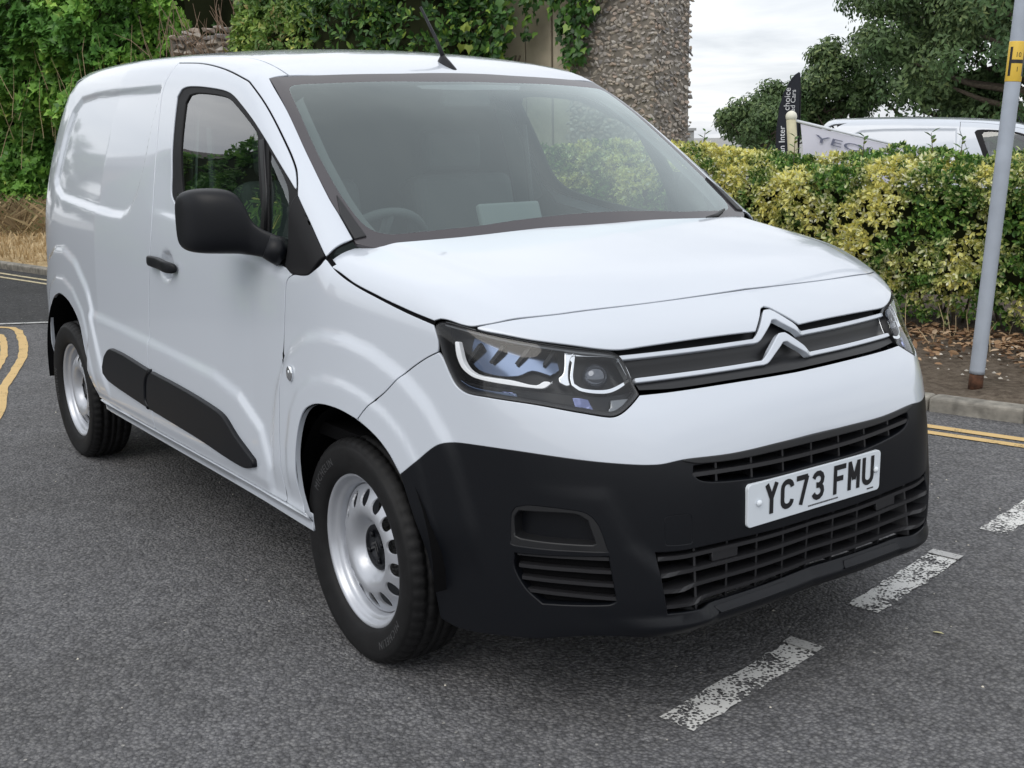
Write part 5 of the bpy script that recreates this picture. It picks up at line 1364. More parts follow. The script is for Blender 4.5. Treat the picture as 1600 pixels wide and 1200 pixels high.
# ------------------------------------------------------------------ flint pier, slab wall and ivy along the back
PC = np.array([-4.94, 4.84])           # near corner of the pier; the wall runs back along -E1
def wpt(t_, d, z): return np.stack([PC[0] - e1[0] * t_ + e2[0] * d, PC[1] - e1[1] * t_ + e2[1] * d, z + 0 * t_], -1)
def rot_box(mb, t0, t1, d0, d1, z0, z1):
    q = [(t0, d0, z0), (t1, d0, z0), (t1, d1, z0), (t0, d1, z0), (t0, d0, z1), (t1, d0, z1), (t1, d1, z1), (t0, d1, z1)]
    V = [wpt(np.array(a), np.array(b), np.array(c)) for a, b, c in q]
    return mb.add(V, [(0, 1, 2, 3), (7, 6, 5, 4), (4, 5, 1, 0), (5, 6, 2, 1), (6, 7, 3, 2), (7, 4, 0, 3)])
def stone_mat(name, stops, rough=.8):
    m, t_, b = new_mat(name); oi = t_.nodes.new('ShaderNodeObjectInfo'); co = t_.nodes.new('ShaderNodeTexCoord').outputs['Object']
    gi = t_.nodes.new('ShaderNodeNewGeometry')
    fac = mth(t_, 'FRACT', mth(t_, 'ADD', oi.outputs['Random'], gi.outputs['Random Per Island']))
    c = ramp_node(t_, fac, stops)
    n = tex(t_, 'ShaderNodeTexNoise', 45.0, co, Detail=6.0, Roughness=.7)
    c = mixc(t_, .8, c, ramp_node(t_, n.outputs['Fac'], [(.3, (.55, .55, .55)), (.7, (1.35, 1.33, 1.3))]), 'MULTIPLY')
    t_.links.new(c, b.inputs['Base Color']); b.inputs['Roughness'].default_value = rough
    bp = t_.nodes.new('ShaderNodeBump'); bp.inputs['Strength'].default_value = .6; bp.inputs['Distance'].default_value = .006
    t_.links.new(n.outputs['Fac'], bp.inputs['Height']); t_.links.new(bp.outputs[0], b.inputs['Normal'])
    return m
FLINT = stone_mat('flint', [(0, (.20, .19, .19)), (.25, (.34, .31, .28)), (.5, (.41, .365, .31)), (.7, (.37, .29, .235)), (.82, (.28, .26, .245)), (1, (.50, .47, .43))])
MORTAR = mat('lime_mortar', (.185, .165, .14), .95, var=.4, vscale=9, bump=.9, bscale=45)
def pebble_mesh(name, m, seed, sx, sy, sz, npt=13):
    r = np.random.default_rng(seed); b = bmesh.new()
    for _ in range(npt):
        v = r.normal(0, 1, 3); v /= np.linalg.norm(v); b.verts.new(v * [sx, sy, sz] * r.uniform(.8, 1.1))
    bmesh.ops.convex_hull(b, input=b.verts)
    for v in [v for v in b.verts if not v.link_faces]: b.verts.remove(v)
    me = bpy.data.meshes.new(name); b.to_mesh(me); b.free(); me.materials.append(m); return me
import bmesh
STN = [pebble_mesh('stone', FLINT, 50 + k, .040 + .010 * (k % 3), .034, .026 + .006 * (k % 4)) for k in range(9)]
PIER = tag(empty('flint_pier', (PC[0], PC[1], 0)), 'tall rough flint stone pier with a darker end face, behind the hedge', 'stone pier')
PO = np.array([PC[0], PC[1], 0])
pm = MB(); rot_box(pm, 0, .95, 0, .55, 0, 3.05); me = pm.mesh('mortar_core', MORTAR); me.transform(Matrix.Translation(-Vector(PO))); obj('mortar_core', me, PIER)
cells = []
for face in (0, 1):
    W_ = .95 if face == 0 else .55
    z = .95
    while z < 3.05:
        hh = rng.uniform(.026, .048); x = rng.uniform(-.02, .02)
        while x < W_:
            ww = rng.uniform(.032, .085); cells.append((face, x + ww / 2, z + hh / 2 + rng.normal(0, .014), ww * rng.uniform(.75, 1.05), hh * rng.uniform(.8, 1.15))); x += ww * 1.03
        z += hh * .97
vis = [c for c in cells if 1.15 < c[2] < 2.78]; rest = [c for c in cells if not (1.15 < c[2] < 2.78)]
rng.shuffle(vis)
order = [tuple(v) for v in vis]; order.sort(key=lambda c: -c[3] * c[4])
ang1 = math.atan2(e1[1], e1[0]); sm = MB()
def stone_tf(c):
    face, u, z, ww, hh = c
    face = int(face)
    p = wpt(np.array(u), np.array(rng.uniform(-.006, .004)), np.array(z)) if face == 0 else wpt(np.array(rng.uniform(-.006, .004)), np.array(u), np.array(z))
    k = int(rng.integers(0, len(STN))); me = STN[k]
    dims = np.array([v.co[:] for v in me.vertices]); ex = np.ptp(dims, axis=0)
    sc = (ww / ex[0] * 1.02, rng.uniform(.4, .62), hh / ex[2] * 1.0)
    rz = ang1 + (math.pi / 2 if face else 0) + rng.normal(0, .12)
    return p - PO, k, sc, (rng.normal(0, .06), rng.normal(0, .30), rz)
for i, c in enumerate(order):
    p, k, sc, ro = stone_tf(c)
    if i < 300:
        o = obj('stone', STN[k], PIER); o.location = p; o.scale = sc; o.rotation_euler = ro
    else: rest.append(c)
from mathutils import Euler
for c in rest:
    p, k, sc, ro = stone_tf(c); Mx = Matrix.Translation(Vector(p)) @ Euler(ro).to_matrix().to_4x4() @ Matrix.Diagonal((*sc, 1))
    me = STN[k]; sm.add([tuple(Mx @ v.co) for v in me.vertices], [tuple(f.vertices) for f in me.polygons])
obj('small_stones', sm.mesh('small_stones', FLINT), PIER)['kind'] = 'stuff'
# concrete slabs between the pier and the ivy
SLW = tag(empty('slab_wall', (PC[0], PC[1], 0)), 'smooth beige concrete slab wall between the ivy and the flint pier', 'wall')
SLABM = mat('beige_slab', (.44, .385, .29), .85, var=.22, vscale=3.5, bump=.2, bscale=40)
tt = .96
for wd in (.30, .34, .30, .40, .62, .62, .62, .62, .62):
    s_ = MB(); rot_box(s_, tt + .012, tt + wd - .012, .12 + random.uniform(-.01, .01), .24, .0, 3.1); me = s_.mesh('slab', SLABM); me.transform(Matrix.Translation(-Vector(PO))); bevel(obj('slab', me, SLW), .006, 1); tt += wd
s_ = MB(); rot_box(s_, .97, tt, .24, .30, 0, 3.0); me = s_.mesh('wall_backing', mat('backing', (.03, .028, .024), .9)); me.transform(Matrix.Translation(-Vector(PO))); obj('wall_backing', me, SLW)
# a long masonry wall under the ivy further back
LW = tag(obj('garden_wall', rot_box(MB(), tt, 7.0, .10, .45, -.1, 2.35).mesh('garden_wall', MORTAR)), 'long garden wall almost hidden by ivy and shrubs behind the van roof', 'wall')
IVYM = leaf_mat('ivy_leaf', [(0, (.010, .028, .008)), (.5, (.026, .065, .014)), (.85, (.05, .105, .02)), (1, (.15, .21, .035))], rough=.36, gain=2.0)
IVYB = leaf_mat('bright_ivy_leaf', [(0, (.03, .075, .015)), (.5, (.075, .15, .028)), (.9, (.12, .21, .04)), (1, (.24, .29, .07))], rough=.40, patch=[(0, (.02, .055, .012)), (1, (.05, .11, .022))], pscale=.9, gain=3.1)
SHRB = leaf_mat('privet_leaf', [(0, (.035, .07, .014)), (.5, (.085, .135, .026)), (.9, (.15, .20, .042)), (1, (.28, .27, .07))], rough=.42, patch=[(0, (.02, .045, .01)), (.8, (.05, .09, .02)), (1, (.15, .11, .05))], pscale=1.1, gain=2.7)
def sheet_leaves(n, fn, size, jit=.35, droop=.8):
    """single leaves that hang over a surface: fn gives points and outward normals"""
    P, N = fn(n); N = unit(N + rng.normal(0, jit, N.shape))
    dn = np.array([0, 0, -1.0]) * droop + rng.normal(0, .45, N.shape); D = unit(dn - N * np.sum(dn * N, 1, keepdims=True) + N * .25)
    return P, D, N, size * rng.uniform(.55, 1.3, len(P))
# --- ivy mass that overhangs the slabs
def ivy_fn(n):
    a = rng.uniform(0, 1, n); t_ = 1.40 + 4.3 * a; lowz = np.interp(t_, [1.3, 1.5, 1.8, 2.4, 5.6], [2.25, 2.02, 1.84, 1.5, 1.3]) + rng.normal(0, .06, n)
    z = lowz + (3.9 - lowz) * rng.uniform(0, 1, n) ** 1.1
    P = wpt(t_, np.zeros(n), z); b = wob(P, 2.2, .20, 11) + wob(P, 6, .07, 12)
    d = -.22 - b - rng.uniform(0, .22, n) * (rng.uniform(0, 1, n) > .3); P = wpt(t_, d, z)
    N = np.stack([-e2[0] + 0 * t_, -e2[1] + 0 * t_, np.full(n, .35)], -1); return P, N
IV = tag(empty('ivy', tuple(wpt(np.array(3.), np.array(0.), np.array(0.)))), 'dark ivy with big glossy leaves hanging over the beige slabs left of the pier', 'ivy')
IO = np.array(wpt(np.array(3.), np.array(0.), np.array(0.)))
P, D, U, S = sheet_leaves(6500, ivy_fn, .078)
tl = []      # hanging tendrils in front of the slabs and over the pier's edge
for t0, z0, ln in ((.46, 3.0, .30), (.56, 3.0, .45), (.66, 3.0, .60), (.74, 3.0, .88), (.82, 3.0, .98), (.90, 3.0, .92), (.96, 3.0, .70), (1.05, 2.95, .35), (1.15, 2.95, .28), (1.28, 2.95, .42), (1.36, 2.95, .60), (.34, 3.05, .22)):
    k = int(ln * 75); f = rng.uniform(0, 1, k); q = wpt(t0 + rng.normal(0, .04, k), -.06 - rng.uniform(0, .10, k), z0 - ln * f); tl.append(q)
q = np.vstack(tl); Nn = np.tile(np.array([-e2[0], -e2[1], .3]), (len(q), 1)); N2 = unit(Nn + rng.normal(0, .35, Nn.shape)); D2 = unit(np.tile([0, 0, -1.], (len(q), 1)) + rng.normal(0, .5, Nn.shape) + Nn * .3)
obj('ivy_leaves', leaf_mesh('ivy_leaves', np.vstack([P, q]) - IO, np.vstack([D, D2]), np.vstack([U, N2]), np.concatenate([S, rng.uniform(.05, .09, len(q))]), IVYM, IVY, IVY_F), IV)['kind'] = 'stuff'
# the large pale leaves that can be told apart near the roof edge
PALE = leaf_mat('pale_ivy_leaf', [(0, (.16, .24, .04)), (1, (.30, .36, .07))], rough=.38)
BIGL = leaf_mesh('leaf', np.zeros((1, 3)), [(0, 0, -1)], [(0, -1, .1)], [1.0], PALE, IVY, IVY_F)
for _ in range(46):
    t_ = rng.uniform(1.6, 2.9); z = rng.uniform(1.72, 2.15) if rng.uniform() > .35 else rng.uniform(2.1, 2.6)
    o = obj('leaf', BIGL, IV); p = wpt(np.array(t_), np.array(-.52 - rng.uniform(0, .12)), np.array(z)) - IO; o.location = p
    sz = rng.uniform(.075, .115); o.scale = (sz, sz, sz); o.rotation_euler = (rng.normal(0, .35), rng.normal(0, .45), ang1 + rng.normal(0, .5))
sb = MB()
for k in range(26):
    t_ = rng.uniform(1.0, 5.4); z = rng.uniform(1.5, 3.4); a = wpt(np.array(t_), np.array(-.03), np.array(z)) - IO; b = wpt(np.array(t_ + rng.normal(0, .25)), np.array(-.12), np.array(z + rng.uniform(.3, .8))) - IO; sb.tube([a, (a + b) / 2 + rng.normal(0, .04, 3), b], .010, 5, False)
obj('ivy_stem', sb.mesh('ivy_stem', BARK, True), IV)['kind'] = 'stuff'
# --- rounded privet-like shrub behind the van roof
def blob_fn(c, r, seed, f=2.0, a=.16):
    c = np.array(c); r = np.array(r)
    def fn(n):
        v = unit(rng.normal(0, 1, (n, 3))); v[:, 2] = np.where(v[:, 2] < -.5, -v[:, 2], v[:, 2])
        P = c + v * r * (1 + wob(v * 2, f, a, seed) + wob(v * 2, f * 3, a * .4, seed + 1) - .25 * (rng.uniform(0, 1, n) ** 3))[:, None]
        return P, unit(v / r)
    return fn
def shrub(name, label, cat, blobs, n_, per, size, m, group=None, stem=.03):
    c0 = np.array(blobs[0][0]) * [1, 1, 0]; root = tag(empty(name, tuple(c0)), label, cat, group)
    A = [[], [], [], []]; cm = MB()
    for i, (c, r) in enumerate(blobs):
        P, N = blob_fn(c, r, 21 + i)(n_ // len(blobs)); q = rosettes(P, N, per, size)
        for k in range(4): A[k].append(q[k])
    obj('foliage', leaf_mesh('foliage', np.vstack(A[0]) - c0, np.vstack(A[1]), np.vstack(A[2]), np.concatenate(A[3]), m), root)['kind'] = 'stuff'
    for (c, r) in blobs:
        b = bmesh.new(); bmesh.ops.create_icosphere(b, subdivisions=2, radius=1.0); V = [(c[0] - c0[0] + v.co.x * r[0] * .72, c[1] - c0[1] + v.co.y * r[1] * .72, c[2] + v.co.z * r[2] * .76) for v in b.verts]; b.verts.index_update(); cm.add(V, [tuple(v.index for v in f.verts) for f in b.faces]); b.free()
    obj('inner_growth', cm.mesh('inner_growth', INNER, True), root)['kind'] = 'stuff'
    tb = MB()
    for k in range(9):
        a = rng.uniform(0, 6.28); c, r = blobs[k % len(blobs)]; p1 = np.array(c) - c0 + [r[0] * .5 * math.cos(a), r[1] * .5 * math.sin(a), r[2] * .4]
        tb.tube([(c[0] - c0[0] + .15 * math.cos(a), c[1] - c0[1] + .15 * math.sin(a), 0), tuple((np.array(p1)) * [.7, .7, .55]), tuple(p1)], [stem, stem * .7, stem * .3], 6, False)
    obj('stems', tb.mesh('stems', BARK, True), root)['kind'] = 'stuff'
    return root
shrub('shrub', 'rounded yellow green shrub showing over the middle of the van roof', 'shrub', [((-9.85, 3.75, 2.0), (.95, .7, 1.35)), ((-9.0, 3.75, 1.9), (.9, .7, 1.3)), ((-10.2, 3.65, 2.35), (.5, .5, .9))], 4600, 6, .068, SHRB)
shrub('shrub', 'darker shrub with ivy between the yellow green shrub and the hanging ivy', 'shrub', [((-8.2, 3.75, 1.9), (1.1, .7, 1.5)), ((-7.3, 4.0, 2.2), (.8, .6, 1.2))], 2600, 6, .075, IVYM)
shrub('shrub', 'dark bush behind the grey rubble wall top at the upper left', 'shrub', [((-17.6, 6.6, 2.6), (2.0, 1.5, 2.6)), ((-15.8, 7.4, 2.6), (1.6, 1.3, 2.4))], 2400, 6, .10, IVYM)
# --- tall bright hedge at the left, beyond the verge
LH0, LH1 = np.array([-22.2, .6]), np.array([-15.3, 4.55])
def lh_fn(n):
    a = rng.uniform(-.05, .96, n); z = .15 + 4.9 * rng.uniform(0, 1, n); b0 = LH0 + (LH1 - LH0) * a[:, None]; dv = (LH1 - LH0) / np.linalg.norm(LH1 - LH0); nv = np.array([dv[1], -dv[0]])
    P = np.stack([b0[:, 0], b0[:, 1], z], -1); bb = wob(P, 1.1, .55, 31) + wob(P, 3, .22, 32) + .15 * (z - 2)
    end = np.clip((a - .78) / .2, 0, 1) ** 2 * 1.3
    off_ = bb - .35 * (rng.uniform(0, 1, n) ** 2) - end
    P = np.stack([b0[:, 0] + nv[0] * off_, b0[:, 1] + nv[1] * off_, z - .9 * end], -1); return P, np.tile([nv[0], nv[1], .45], (n, 1))
LH = tag(empty('ivy_hedge', (-18.8, 2.6, .5)), 'tall bright green ivy hedge at the far left beyond the dry grass', 'hedge')
LO = np.array([-18.8, 2.6, .5]); C, N = lh_fn(7600); P, D, U, S = rosettes(C, N, 5, .125, spread=.9, jit=.4)
C2, N2 = lh_fn(3200); P2, D2, U2, S2 = rosettes(C2 - N2 * .25, N2, 4, .12, spread=.9, jit=.4)
obj('foliage', leaf_mesh('foliage', np.vstack([P, P2]) - LO, np.vstack([D, D2]), np.vstack([U, U2]), np.concatenate([S, S2]), IVYB, IVY, IVY_F), LH)['kind'] = 'stuff'
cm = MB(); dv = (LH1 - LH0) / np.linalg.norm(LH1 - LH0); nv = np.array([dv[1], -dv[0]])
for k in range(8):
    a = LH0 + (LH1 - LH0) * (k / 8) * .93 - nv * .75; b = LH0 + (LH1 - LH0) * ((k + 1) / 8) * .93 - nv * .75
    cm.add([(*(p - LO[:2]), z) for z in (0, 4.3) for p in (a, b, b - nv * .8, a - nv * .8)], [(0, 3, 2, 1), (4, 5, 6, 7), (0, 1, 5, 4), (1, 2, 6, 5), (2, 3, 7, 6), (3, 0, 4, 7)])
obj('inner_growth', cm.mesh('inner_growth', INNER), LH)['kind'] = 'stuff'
st_ = rng.uniform(.15, 1.0, 60); b0 = LH0 + (LH1 - LH0) * st_[:, None] + nv * rng.uniform(-.2, .5, (60, 1)); A = np.stack([b0[:, 0], b0[:, 1], rng.uniform(1.0, 2.6, 60)], -1) - LO; B = A + np.stack([rng.normal(0, .2, 60), rng.normal(0, .2, 60), rng.uniform(.5, 1.1, 60)], -1)
twigs('dead_stem', LH, A, B, .006, STALK)
# --- rubble end of the wall with dead twigs, between the hedge and the shrub
RUB = tag(empty('rubble_wall', (-14.2, 4.9, 0)), 'grey rubble stone wall top between the left hedge and the shrub', 'stone wall')
RO = np.array([-14.2, 4.9, 0]); dvr = np.array([.905, .425]); nvr = np.array([.425, -.905])
rb_ = MB(); q = []
for s0, d in ((-1.3, 0), (1.9, 0), (1.9, -.6), (-1.3, -.6)): q.append(dvr * s0 + nvr * d)
rb_.add([(*p, z) for z in (0, 3.06) for p in q], [(0, 3, 2, 1), (4, 5, 6, 7), (0, 1, 5, 4), (1, 2, 6, 5), (2, 3, 7, 6), (3, 0, 4, 7)]); obj('wall_core', rb_.mesh('wall_core', MORTAR), RUB)
BIGS = [pebble_mesh('stone', FLINT, 80 + k, .12, .09, .055) for k in range(5)]
z = 2.2
while z < 3.22:
    x = -1.25
    while x < 1.85:
        ww = rng.uniform(.16, .32); o = obj('stone', BIGS[int(rng.integers(0, 5))], RUB); p = dvr * (x + ww / 2) + nvr * rng.uniform(.0, .05)
        if z > 3.05: p = p - nvr * rng.uniform(0, .3)
        o.location = (p[0], p[1], z + rng.normal(0, .015)); o.scale = (ww / .22, 1.1, rng.uniform(.75, 1.1)); o.rotation_euler = (rng.normal(0, .12), rng.normal(0, .16), .44 + rng.normal(0, .2)); x += ww
    z += .105
n = 70; s = rng.uniform(-1.6, .9, n); A = np.stack([dvr[0] * s, dvr[1] * s, rng.uniform(2.5, 3.1, n)], -1) + np.array([nvr[0] * .15, nvr[1] * .15, 0]); B = A + np.stack([rng.normal(0, .22, n), rng.normal(0, .2, n), rng.uniform(.2, .75, n)], -1)
twigs('dead_twig', RUB, A, B, .007, mat('dead_wood', (.24, .17, .12), .9))
# --- dry grass on the far verge, blade by blade
def blades(n, pts, h0, h1, m, name, wd=.012, ll=.35):
    P = pts; a = rng.uniform(0, 6.28, n); h = rng.uniform(h0, h1, n); ln = rng.normal(0, ll, (n, 2)) * h[:, None]
    V = np.zeros((n, 4, 3)); dx = np.stack([np.cos(a), np.sin(a)], -1) * wd
    V[:, 0, :2] = P[:, :2] - dx; V[:, 1, :2] = P[:, :2] + dx; V[:, :2, 2] = P[:, 2:3] - .02; V[:, 2, :2] = P[:, :2] + ln * .5 + dx * .5; V[:, 2, 2] = P[:, 2] + h * .6; V[:, 3, :2] = P[:, :2] + ln; V[:, 3, 2] = P[:, 2] + h
    b = np.arange(n)[:, None] * 4; Fc = np.concatenate([b + [0, 1, 2], b + [0, 2, 3]]).tolist()
    o = obj(name, mesh_from(name, V.reshape(-1, 3), Fc, m, smooth=False)); o['kind'] = 'stuff'; return o
STRAW = leaf_mat('straw', [(0, (.38, .27, .14)), (.5, (.58, .44, .25)), (1, (.70, .58, .38))], rough=.85, trans=.1)
STRAWD = leaf_mat('dead_grass', [(0, (.14, .10, .055)), (.5, (.30, .22, .12)), (.8, (.45, .35, .2)), (1, (.10, .16, .05))], rough=.85, trans=.1)
def kerb_off(x, d):
    L = KL; i = np.argmin(np.abs(L[:, 0][None] - x[:, None]), 1); return L[i] + KN_[i] * d[:, None]
n = 9000; x = rng.uniform(-21, -9.5, n); d = rng.uniform(.16, 6.2, n); q = kerb_off(x, d)
blades(n, np.stack([q[:, 0], q[:, 1], .09 + .14 * d / 9], -1), .03, .11, STRAW, 'dry_grass', .016)
n = 2200; a = rng.uniform(-.05, 1.05, n); q = LH0 + (LH1 - LH0) * a[:, None] + nv * rng.uniform(.0, 2.0, (n, 1)) ; dd = rng.uniform(0, 1, n)
blades(n, np.stack([q[:, 0], q[:, 1], np.full(n, .16)], -1), .08, .55, STRAWD, 'tall_dead_grass', .007, .9)
pk = MB(); pk.box((0, 0, 0), (2.6, .06, .16)); PKo = obj('timber_edging', pk.mesh('timber_edging', mat('timber', (.40, .25, .11), .8, var=.25, vscale=9, bump=.4, bscale=50))); PKo.location = (-17.7, 2.05, .27); PKo.rotation_euler = (0, .0, .62); bevel(PKo, .006, 1)
tag(PKo, 'short timber edging board lying in the dry grass at the far left', 'board')
# ------------------------------------------------------------------ trees
def tree(name, label, x, y, zc, rx, rz, nclump, nleaf, size, m, group=None, trunk_r=.22, seed=0, z0=0):
    r = np.random.default_rng(seed); root = tag(empty(name, (x, y, z0)), label, 'tree', group)
    v = r.normal(0, 1, (nclump, 3)); v = unit(v) * (r.uniform(.25, 1, (nclump, 1)) ** .45); cc = v * [rx, rx, rz] + [0, 0, zc]
    cc = cc[cc[:, 2] > zc - rz * .92]; tb = MB(); tb.tube([(0, 0, -.1), (r.normal(0, .1), r.normal(0, .1), zc * .45), (r.normal(0, .2), r.normal(0, .2), zc)], [trunk_r, trunk_r * .75, trunk_r * .35], 10)
    obj('trunk', tb.mesh('trunk', BARK, True), root)
    for k in range(0, len(cc), 3):
        lb = MB(); c = cc[k]; s_ = np.array([0, 0, max(zc * .35, min(c[2] - .8, zc))]); mid = (s_ + c) / 2 + r.normal(0, .15, 3) - [0, 0, .2]; lb.tube([s_, mid, c], [trunk_r * .32, trunk_r * .2, trunk_r * .07], 5, False); obj('limb', lb.mesh('limb', BARK, True), root)
    k = len(cc); idx = r.integers(0, k, nleaf); cr = r.uniform(.55, 1.05, k) * max(.42, rx * .24)
    u = unit(r.normal(0, 1, (nleaf, 3))) * (r.uniform(0, 1, (nleaf, 1)) ** .5); P = cc[idx] + u * cr[idx][:, None] * [1, 1, .75]
    out_ = unit(P - [0, 0, zc - rz * .3]); Nn = unit(out_ * .6 + u + r.normal(0, .5, (nleaf, 3)) + [0, 0, .5]); D = unit(np.cross(Nn, r.normal(0, 1, (nleaf, 3))) + [0, 0, -.35])
    obj('crown', leaf_mesh('crown', P, D, Nn, size * r.uniform(.6, 1.3, nleaf), m), root)['kind'] = 'stuff'
    return root
TRM = leaf_mat('tree_leaf', [(0, (.016, .028, .011)), (.5, (.034, .053, .021)), (.9, (.055, .078, .030)), (1, (.09, .11, .045))], rough=.5, patch=[(0, (.012, .026, .010)), (1, (.028, .050, .017))], pscale=.35, gain=3.5)
TG = 'trees beyond the hedge'
tree('broadleaf_tree', 'broad dark green tree in the middle of the tree group behind the parked white van', -13.55, 22.3, 4.7, 2.5, 3.9, 130, 52000, .13, TRM, TG, seed=1)
tree('broadleaf_tree', 'tall dark green tree behind the lamp post at the right edge', -10.9, 21.6, 4.9, 3.9, 4.2, 150, 56000, .13, TRM, TG, .28, seed=2)
tree('broadleaf_tree', 'half tall tree just right of the black feather flag, left of the broad tree', -16.4, 21.9, 2.7, 1.15, 1.25, 50, 13000, .13, TRM, TG, .14, seed=7)
tree('broadleaf_tree', 'low spreading tree reaching out left of the black flag against the sky', -17.3, 20.1, 1.75, 1.25, .62, 34, 7500, .12, TRM, TG, .10, seed=3)
tree('broadleaf_tree', 'thin young tree directly behind the tip of the black feather flag', -17.8, 21.5, 2.1, .95, .75, 30, 7000, .12, TRM, TG, .10, seed=8)
tree('broadleaf_tree', 'distant small dark tree low on the horizon left of the flag', -27.2, 31.3, .95, 1.6, .55, 16, 3500, .18, TRM, TG, .12, seed=4)
tree('broadleaf_tree', 'dark tree deep behind the rubble wall at the upper left', -21.4, 7.2, 4.5, 3.2, 3.0, 50, 16000, .17, TRM, TG, seed=5)
tree('broadleaf_tree', 'dark tree behind the yellow green shrub, above the van roof', -16.8, 10.2, 4.2, 3.4, 3.0, 50, 16000, .17, TRM, TG, seed=6)
# ------------------------------------------------------------------ things on the forecourt beyond the hedge
V2 = copy_tree(VAN); V2.location = (-5.00, 12.46, -.20); V2.rotation_euler = (0, 0, math.radians(38)); V2['label'] = 'white van parked beyond the hedge, only its upper half showing'
cabm = MB(); cabm.box((0, 0, .76), (.8, .4, 1.5)); cabm.box((0, 0, 1.53), (.86, .46, .04)); UC = obj('utility_cabinet', cabm.mesh('utility_cabinet', mat('cabinet_grey', (.33, .35, .36), .6))); UC.location = (-10.42, 10.2, 0); UC.rotation_euler = (0, 0, math.radians(54)); tag(UC, 'plain grey cabinet just right of the flint pier, over the hedge', 'cabinet')
FF = tag(empty('feather_flag', (-6.364, 8.28, 0)), 'black feather flag with white lettering in front of the trees', 'flag')
fr_ = Vector((.588, .809, 0)); ff_ = Vector((.809, -.588, 0))
out2 = [(.12, .9), (.12, 1.5), (.115, 2.10), (.10, 2.13), (.05, 2.10), (-.01, 2.02), (-.07, 1.90), (-.11, 1.75), (-.135, 1.5), (-.14, .9)]
me_v = [tuple(fr_ * u + ff_ * (.02 * math.sin(z * 7)) + Vector((0, 0, z))) for u, z in out2]
n = len(out2); V = me_v + [tuple(Vector(v) - ff_ * .004) for v in me_v]
obj('flag_cloth', mesh_from('flag_cloth', V, [tuple(range(n)), tuple(range(2 * n - 1, n - 1, -1))] + [(i, n + i, n + (i + 1) % n, (i + 1) % n) for i in range(n)], mat('black_cloth', (.012, .014, .022), .8), smooth=False), FF)
fp = MB(); fp.tube([fr_ * .125, fr_ * .125 + Vector((0, 0, 1.9)), fr_ * .11 + Vector((0, 0, 2.12))], [.014, .010, .006], 8); obj('flag_pole', fp.mesh('flag_pole', BLACKP, True), FF)
WCL = mat('white_print', (.72, .73, .75), .7)
for body, u0, z0, sz in (('an Inter', -.045, 1.22, .098), ('choice', .0, 1.70, .098), ('Used Cars', .062, 1.60, .078)):
    Vt, Ft = text_verts(body, sz); g = MB()
    g.add([tuple(fr_ * (u0 - y) + ff_ * (.028 + .02 * math.sin((z0 + x) * 7)) + Vector((0, 0, z0 + x))) for x, y, z in Vt], Ft); obj('flag_lettering', g.mesh('flag_lettering', WCL), FF)
BN = tag(empty('banner_post', (-3.763, 5.285, 0)), 'cream post with a drooping white banner on a slanting arm, behind the hedge', 'banner')
bp0 = Vector((-3.73, 5.33, 0)); CREAM = mat('cream_post', (.52, .48, .33), .6, var=.12, vscale=12)
pb_ = MB(); pb_.tube([fr_ * .07 + Vector((0, 0, 0)), fr_ * .03 + Vector((0, 0, 1.2)), Vector((0, 0, 1.555))], [.042, .041, .040], 20); obj('post', pb_.mesh('post', CREAM, True), BN)
b = bmesh.new(); bmesh.ops.create_uvsphere(b, u_segments=20, v_segments=12, radius=.047); me = bpy.data.meshes.new('post_cap'); b.to_mesh(me); b.free(); me.materials.append(mat('white_cap', (.72, .70, .60), .5)); me.shade_smooth(); o = obj('post_cap', me, BN); o.location = (0, 0, 1.58)
arm0 = Vector((0, 0, 1.555)); arm1 = Vector((-2.86 + 3.73, 5.99 - 5.33, 1.268)); ab = MB(); ab.tube([arm0, arm1], [.012, .011], 10); obj('banner_arm', ab.mesh('banner_arm', mat('arm_white', (.62, .65, .70), .4), True), BN)
ad = (arm1 - arm0); al = ad.length; ad.normalize(); V = []; Fc = []; nu, nv_ = 30, 8
for i in range(nu + 1):
    for j in range(nv_ + 1):
        f = i / nu; g = j / nv_; p = arm0 + ad * (al * (.07 + .9 * f)) + Vector((0, 0, -.015 - .34 * g)) + Vector((fr_.x, fr_.y, 0)) * (.04 * g) + ff_ * (.012 * math.sin(f * 14 + g * 3) * g); V.append(tuple(p))
for i in range(nu):
    for j in range(nv_): Fc.append((i * (nv_ + 1) + j, i * (nv_ + 1) + j + 1, (i + 1) * (nv_ + 1) + j + 1, (i + 1) * (nv_ + 1) + j))
obj('banner_cloth', mesh_from('banner_cloth', V, Fc, mat('banner_white', (.66, .66, .76), .75)), BN)
def on_ban(u, v): return arm0 + ad * u + Vector((0, 0, -.02 - v)) + fr_ * (.118 * v) + ff_ * .016
Vt, Ft = text_verts('YEOM', .14); g = MB(); w0 = max(v[0] for v in Vt)
g.add([tuple(on_ban(.17 + x / w0 * .56 + .25 * (y), .112 - y * .62)) for x, y, z in Vt], Ft); obj('banner_lettering', g.mesh('banner_lettering', mat('slate_print', (.14, .15, .22), .7)), BN)
g = MB(); pts_ = [(.50, .17), (.56, .205), (.66, .20), (.76, .15), (.84, .085), (.78, .10), (.68, .155), (.58, .175)]
g.add([tuple(on_ban(u, v)) for u, v in pts_], [tuple(range(len(pts_)))[::-1]]); obj('banner_swoosh', g.mesh('banner_swoosh', mat('red_print', (.62, .03, .03), .6)), BN)
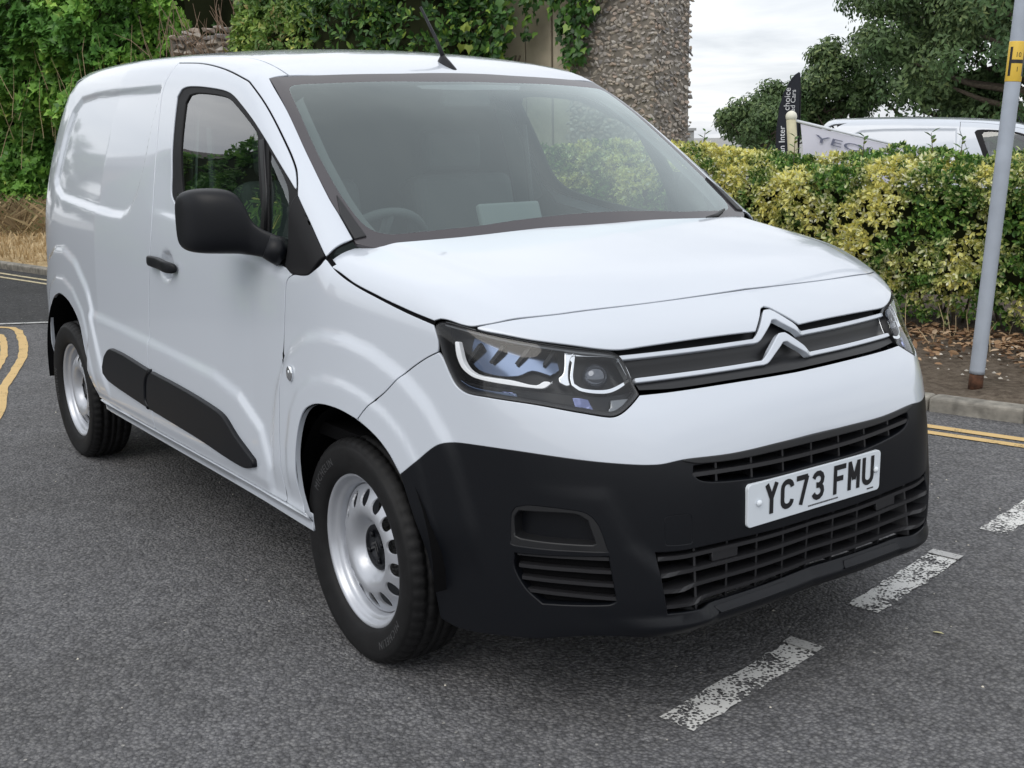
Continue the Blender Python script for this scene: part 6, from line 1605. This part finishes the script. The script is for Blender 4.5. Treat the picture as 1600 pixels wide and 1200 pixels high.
# ------------------------------------------------------------------ left side of the road, seen in the van's paint and windows
def rh_fn(n):
    a = rng.uniform(0, 1, n); x = -24 + 17 * a; y = -4.9 + .2 * (x + 12); z = .1 + 3.9 * rng.uniform(0, 1, n); P = np.stack([x, y, z], -1); b = wob(P, 1.2, .35, 41) + wob(P, 3.2, .15, 42); P[:, 1] += b; P[:, 2] += wob(P, 1.5, .2, 43) * (z > 3); return P, np.tile([-.2, .98, .35], (n, 1))
RH = tag(empty('roadside_hedge', (-15, -5.5, 0)), 'tall green hedge along the left of the road, seen reflected in the cab window', 'hedge')
C, N = rh_fn(4200); P, D, U, S = rosettes(C, N, 5, .13, spread=.9, jit=.4); ro = np.array([-15, -5.5, 0])
obj('foliage', leaf_mesh('foliage', P - ro, D, U, S, IVYB), RH)['kind'] = 'stuff'
cm = MB(); cm.box((-.5, -.55, 1.9), (17, 1.0, 3.6), Matrix.Rotation(.197, 3, 'Z')); obj('inner_growth', cm.mesh('inner_growth', INNER), RH)
HS = tag(empty('house', (-24, -11.5, 0)), 'brick house with a dark pitched roof, reflected above the hedge in the cab window', 'house')
hb_ = MB(); hb_.box((-4, 0, 2.4), (17, 7, 4.8)); obj('wall', hb_.mesh('wall', mat('house_brick', (.26, .16, .11), .85, var=.3, vscale=3)), HS)
hr = MB(); hr.add([(-12.8, -3.8, 4.75), (4.8, -3.8, 4.75), (4.8, 3.8, 4.75), (-12.8, 3.8, 4.75), (-12.8, 0, 7.6), (4.8, 0, 7.6)], [(0, 1, 5, 4), (2, 3, 4, 5), (1, 2, 5), (3, 0, 4), (3, 2, 1, 0)]); obj('roof', hr.mesh('roof', mat('roof_tile', (.10, .085, .08), .8, var=.3, vscale=6)), HS)
for x in (-2.5, 0, 2.5): 
    wn = MB(); wn.box((x, 3.51, 3.4), (1.2, .06, 1.2)); wf = obj('window', wn.mesh('window', PLATEM), HS); wp = MB(); wp.box((x, 3.55, 3.4), (1.0, .02, 1.0)); obj('pane', wp.mesh('pane', LAMPBLK), wf)

for x, y, sd_, lab in ((-46, -10, 31, 'unseen far tree added for its soft dark reflection in the van side'), (-50, -3, 32, 'unseen wide far tree added to darken the reflection in the rear load side'), (-54, 3, 33, 'unseen far tree added to fill the reflection near the rear wheel arch')):  # out-of-view trees added to darken what the van side reflects
    tree('broadleaf_tree', lab, x, y, 4.6, 4.6, 4.2, 40, 9000, .38, TRM, 'unseen trees added for reflections in the van side', .3, seed=sd_)
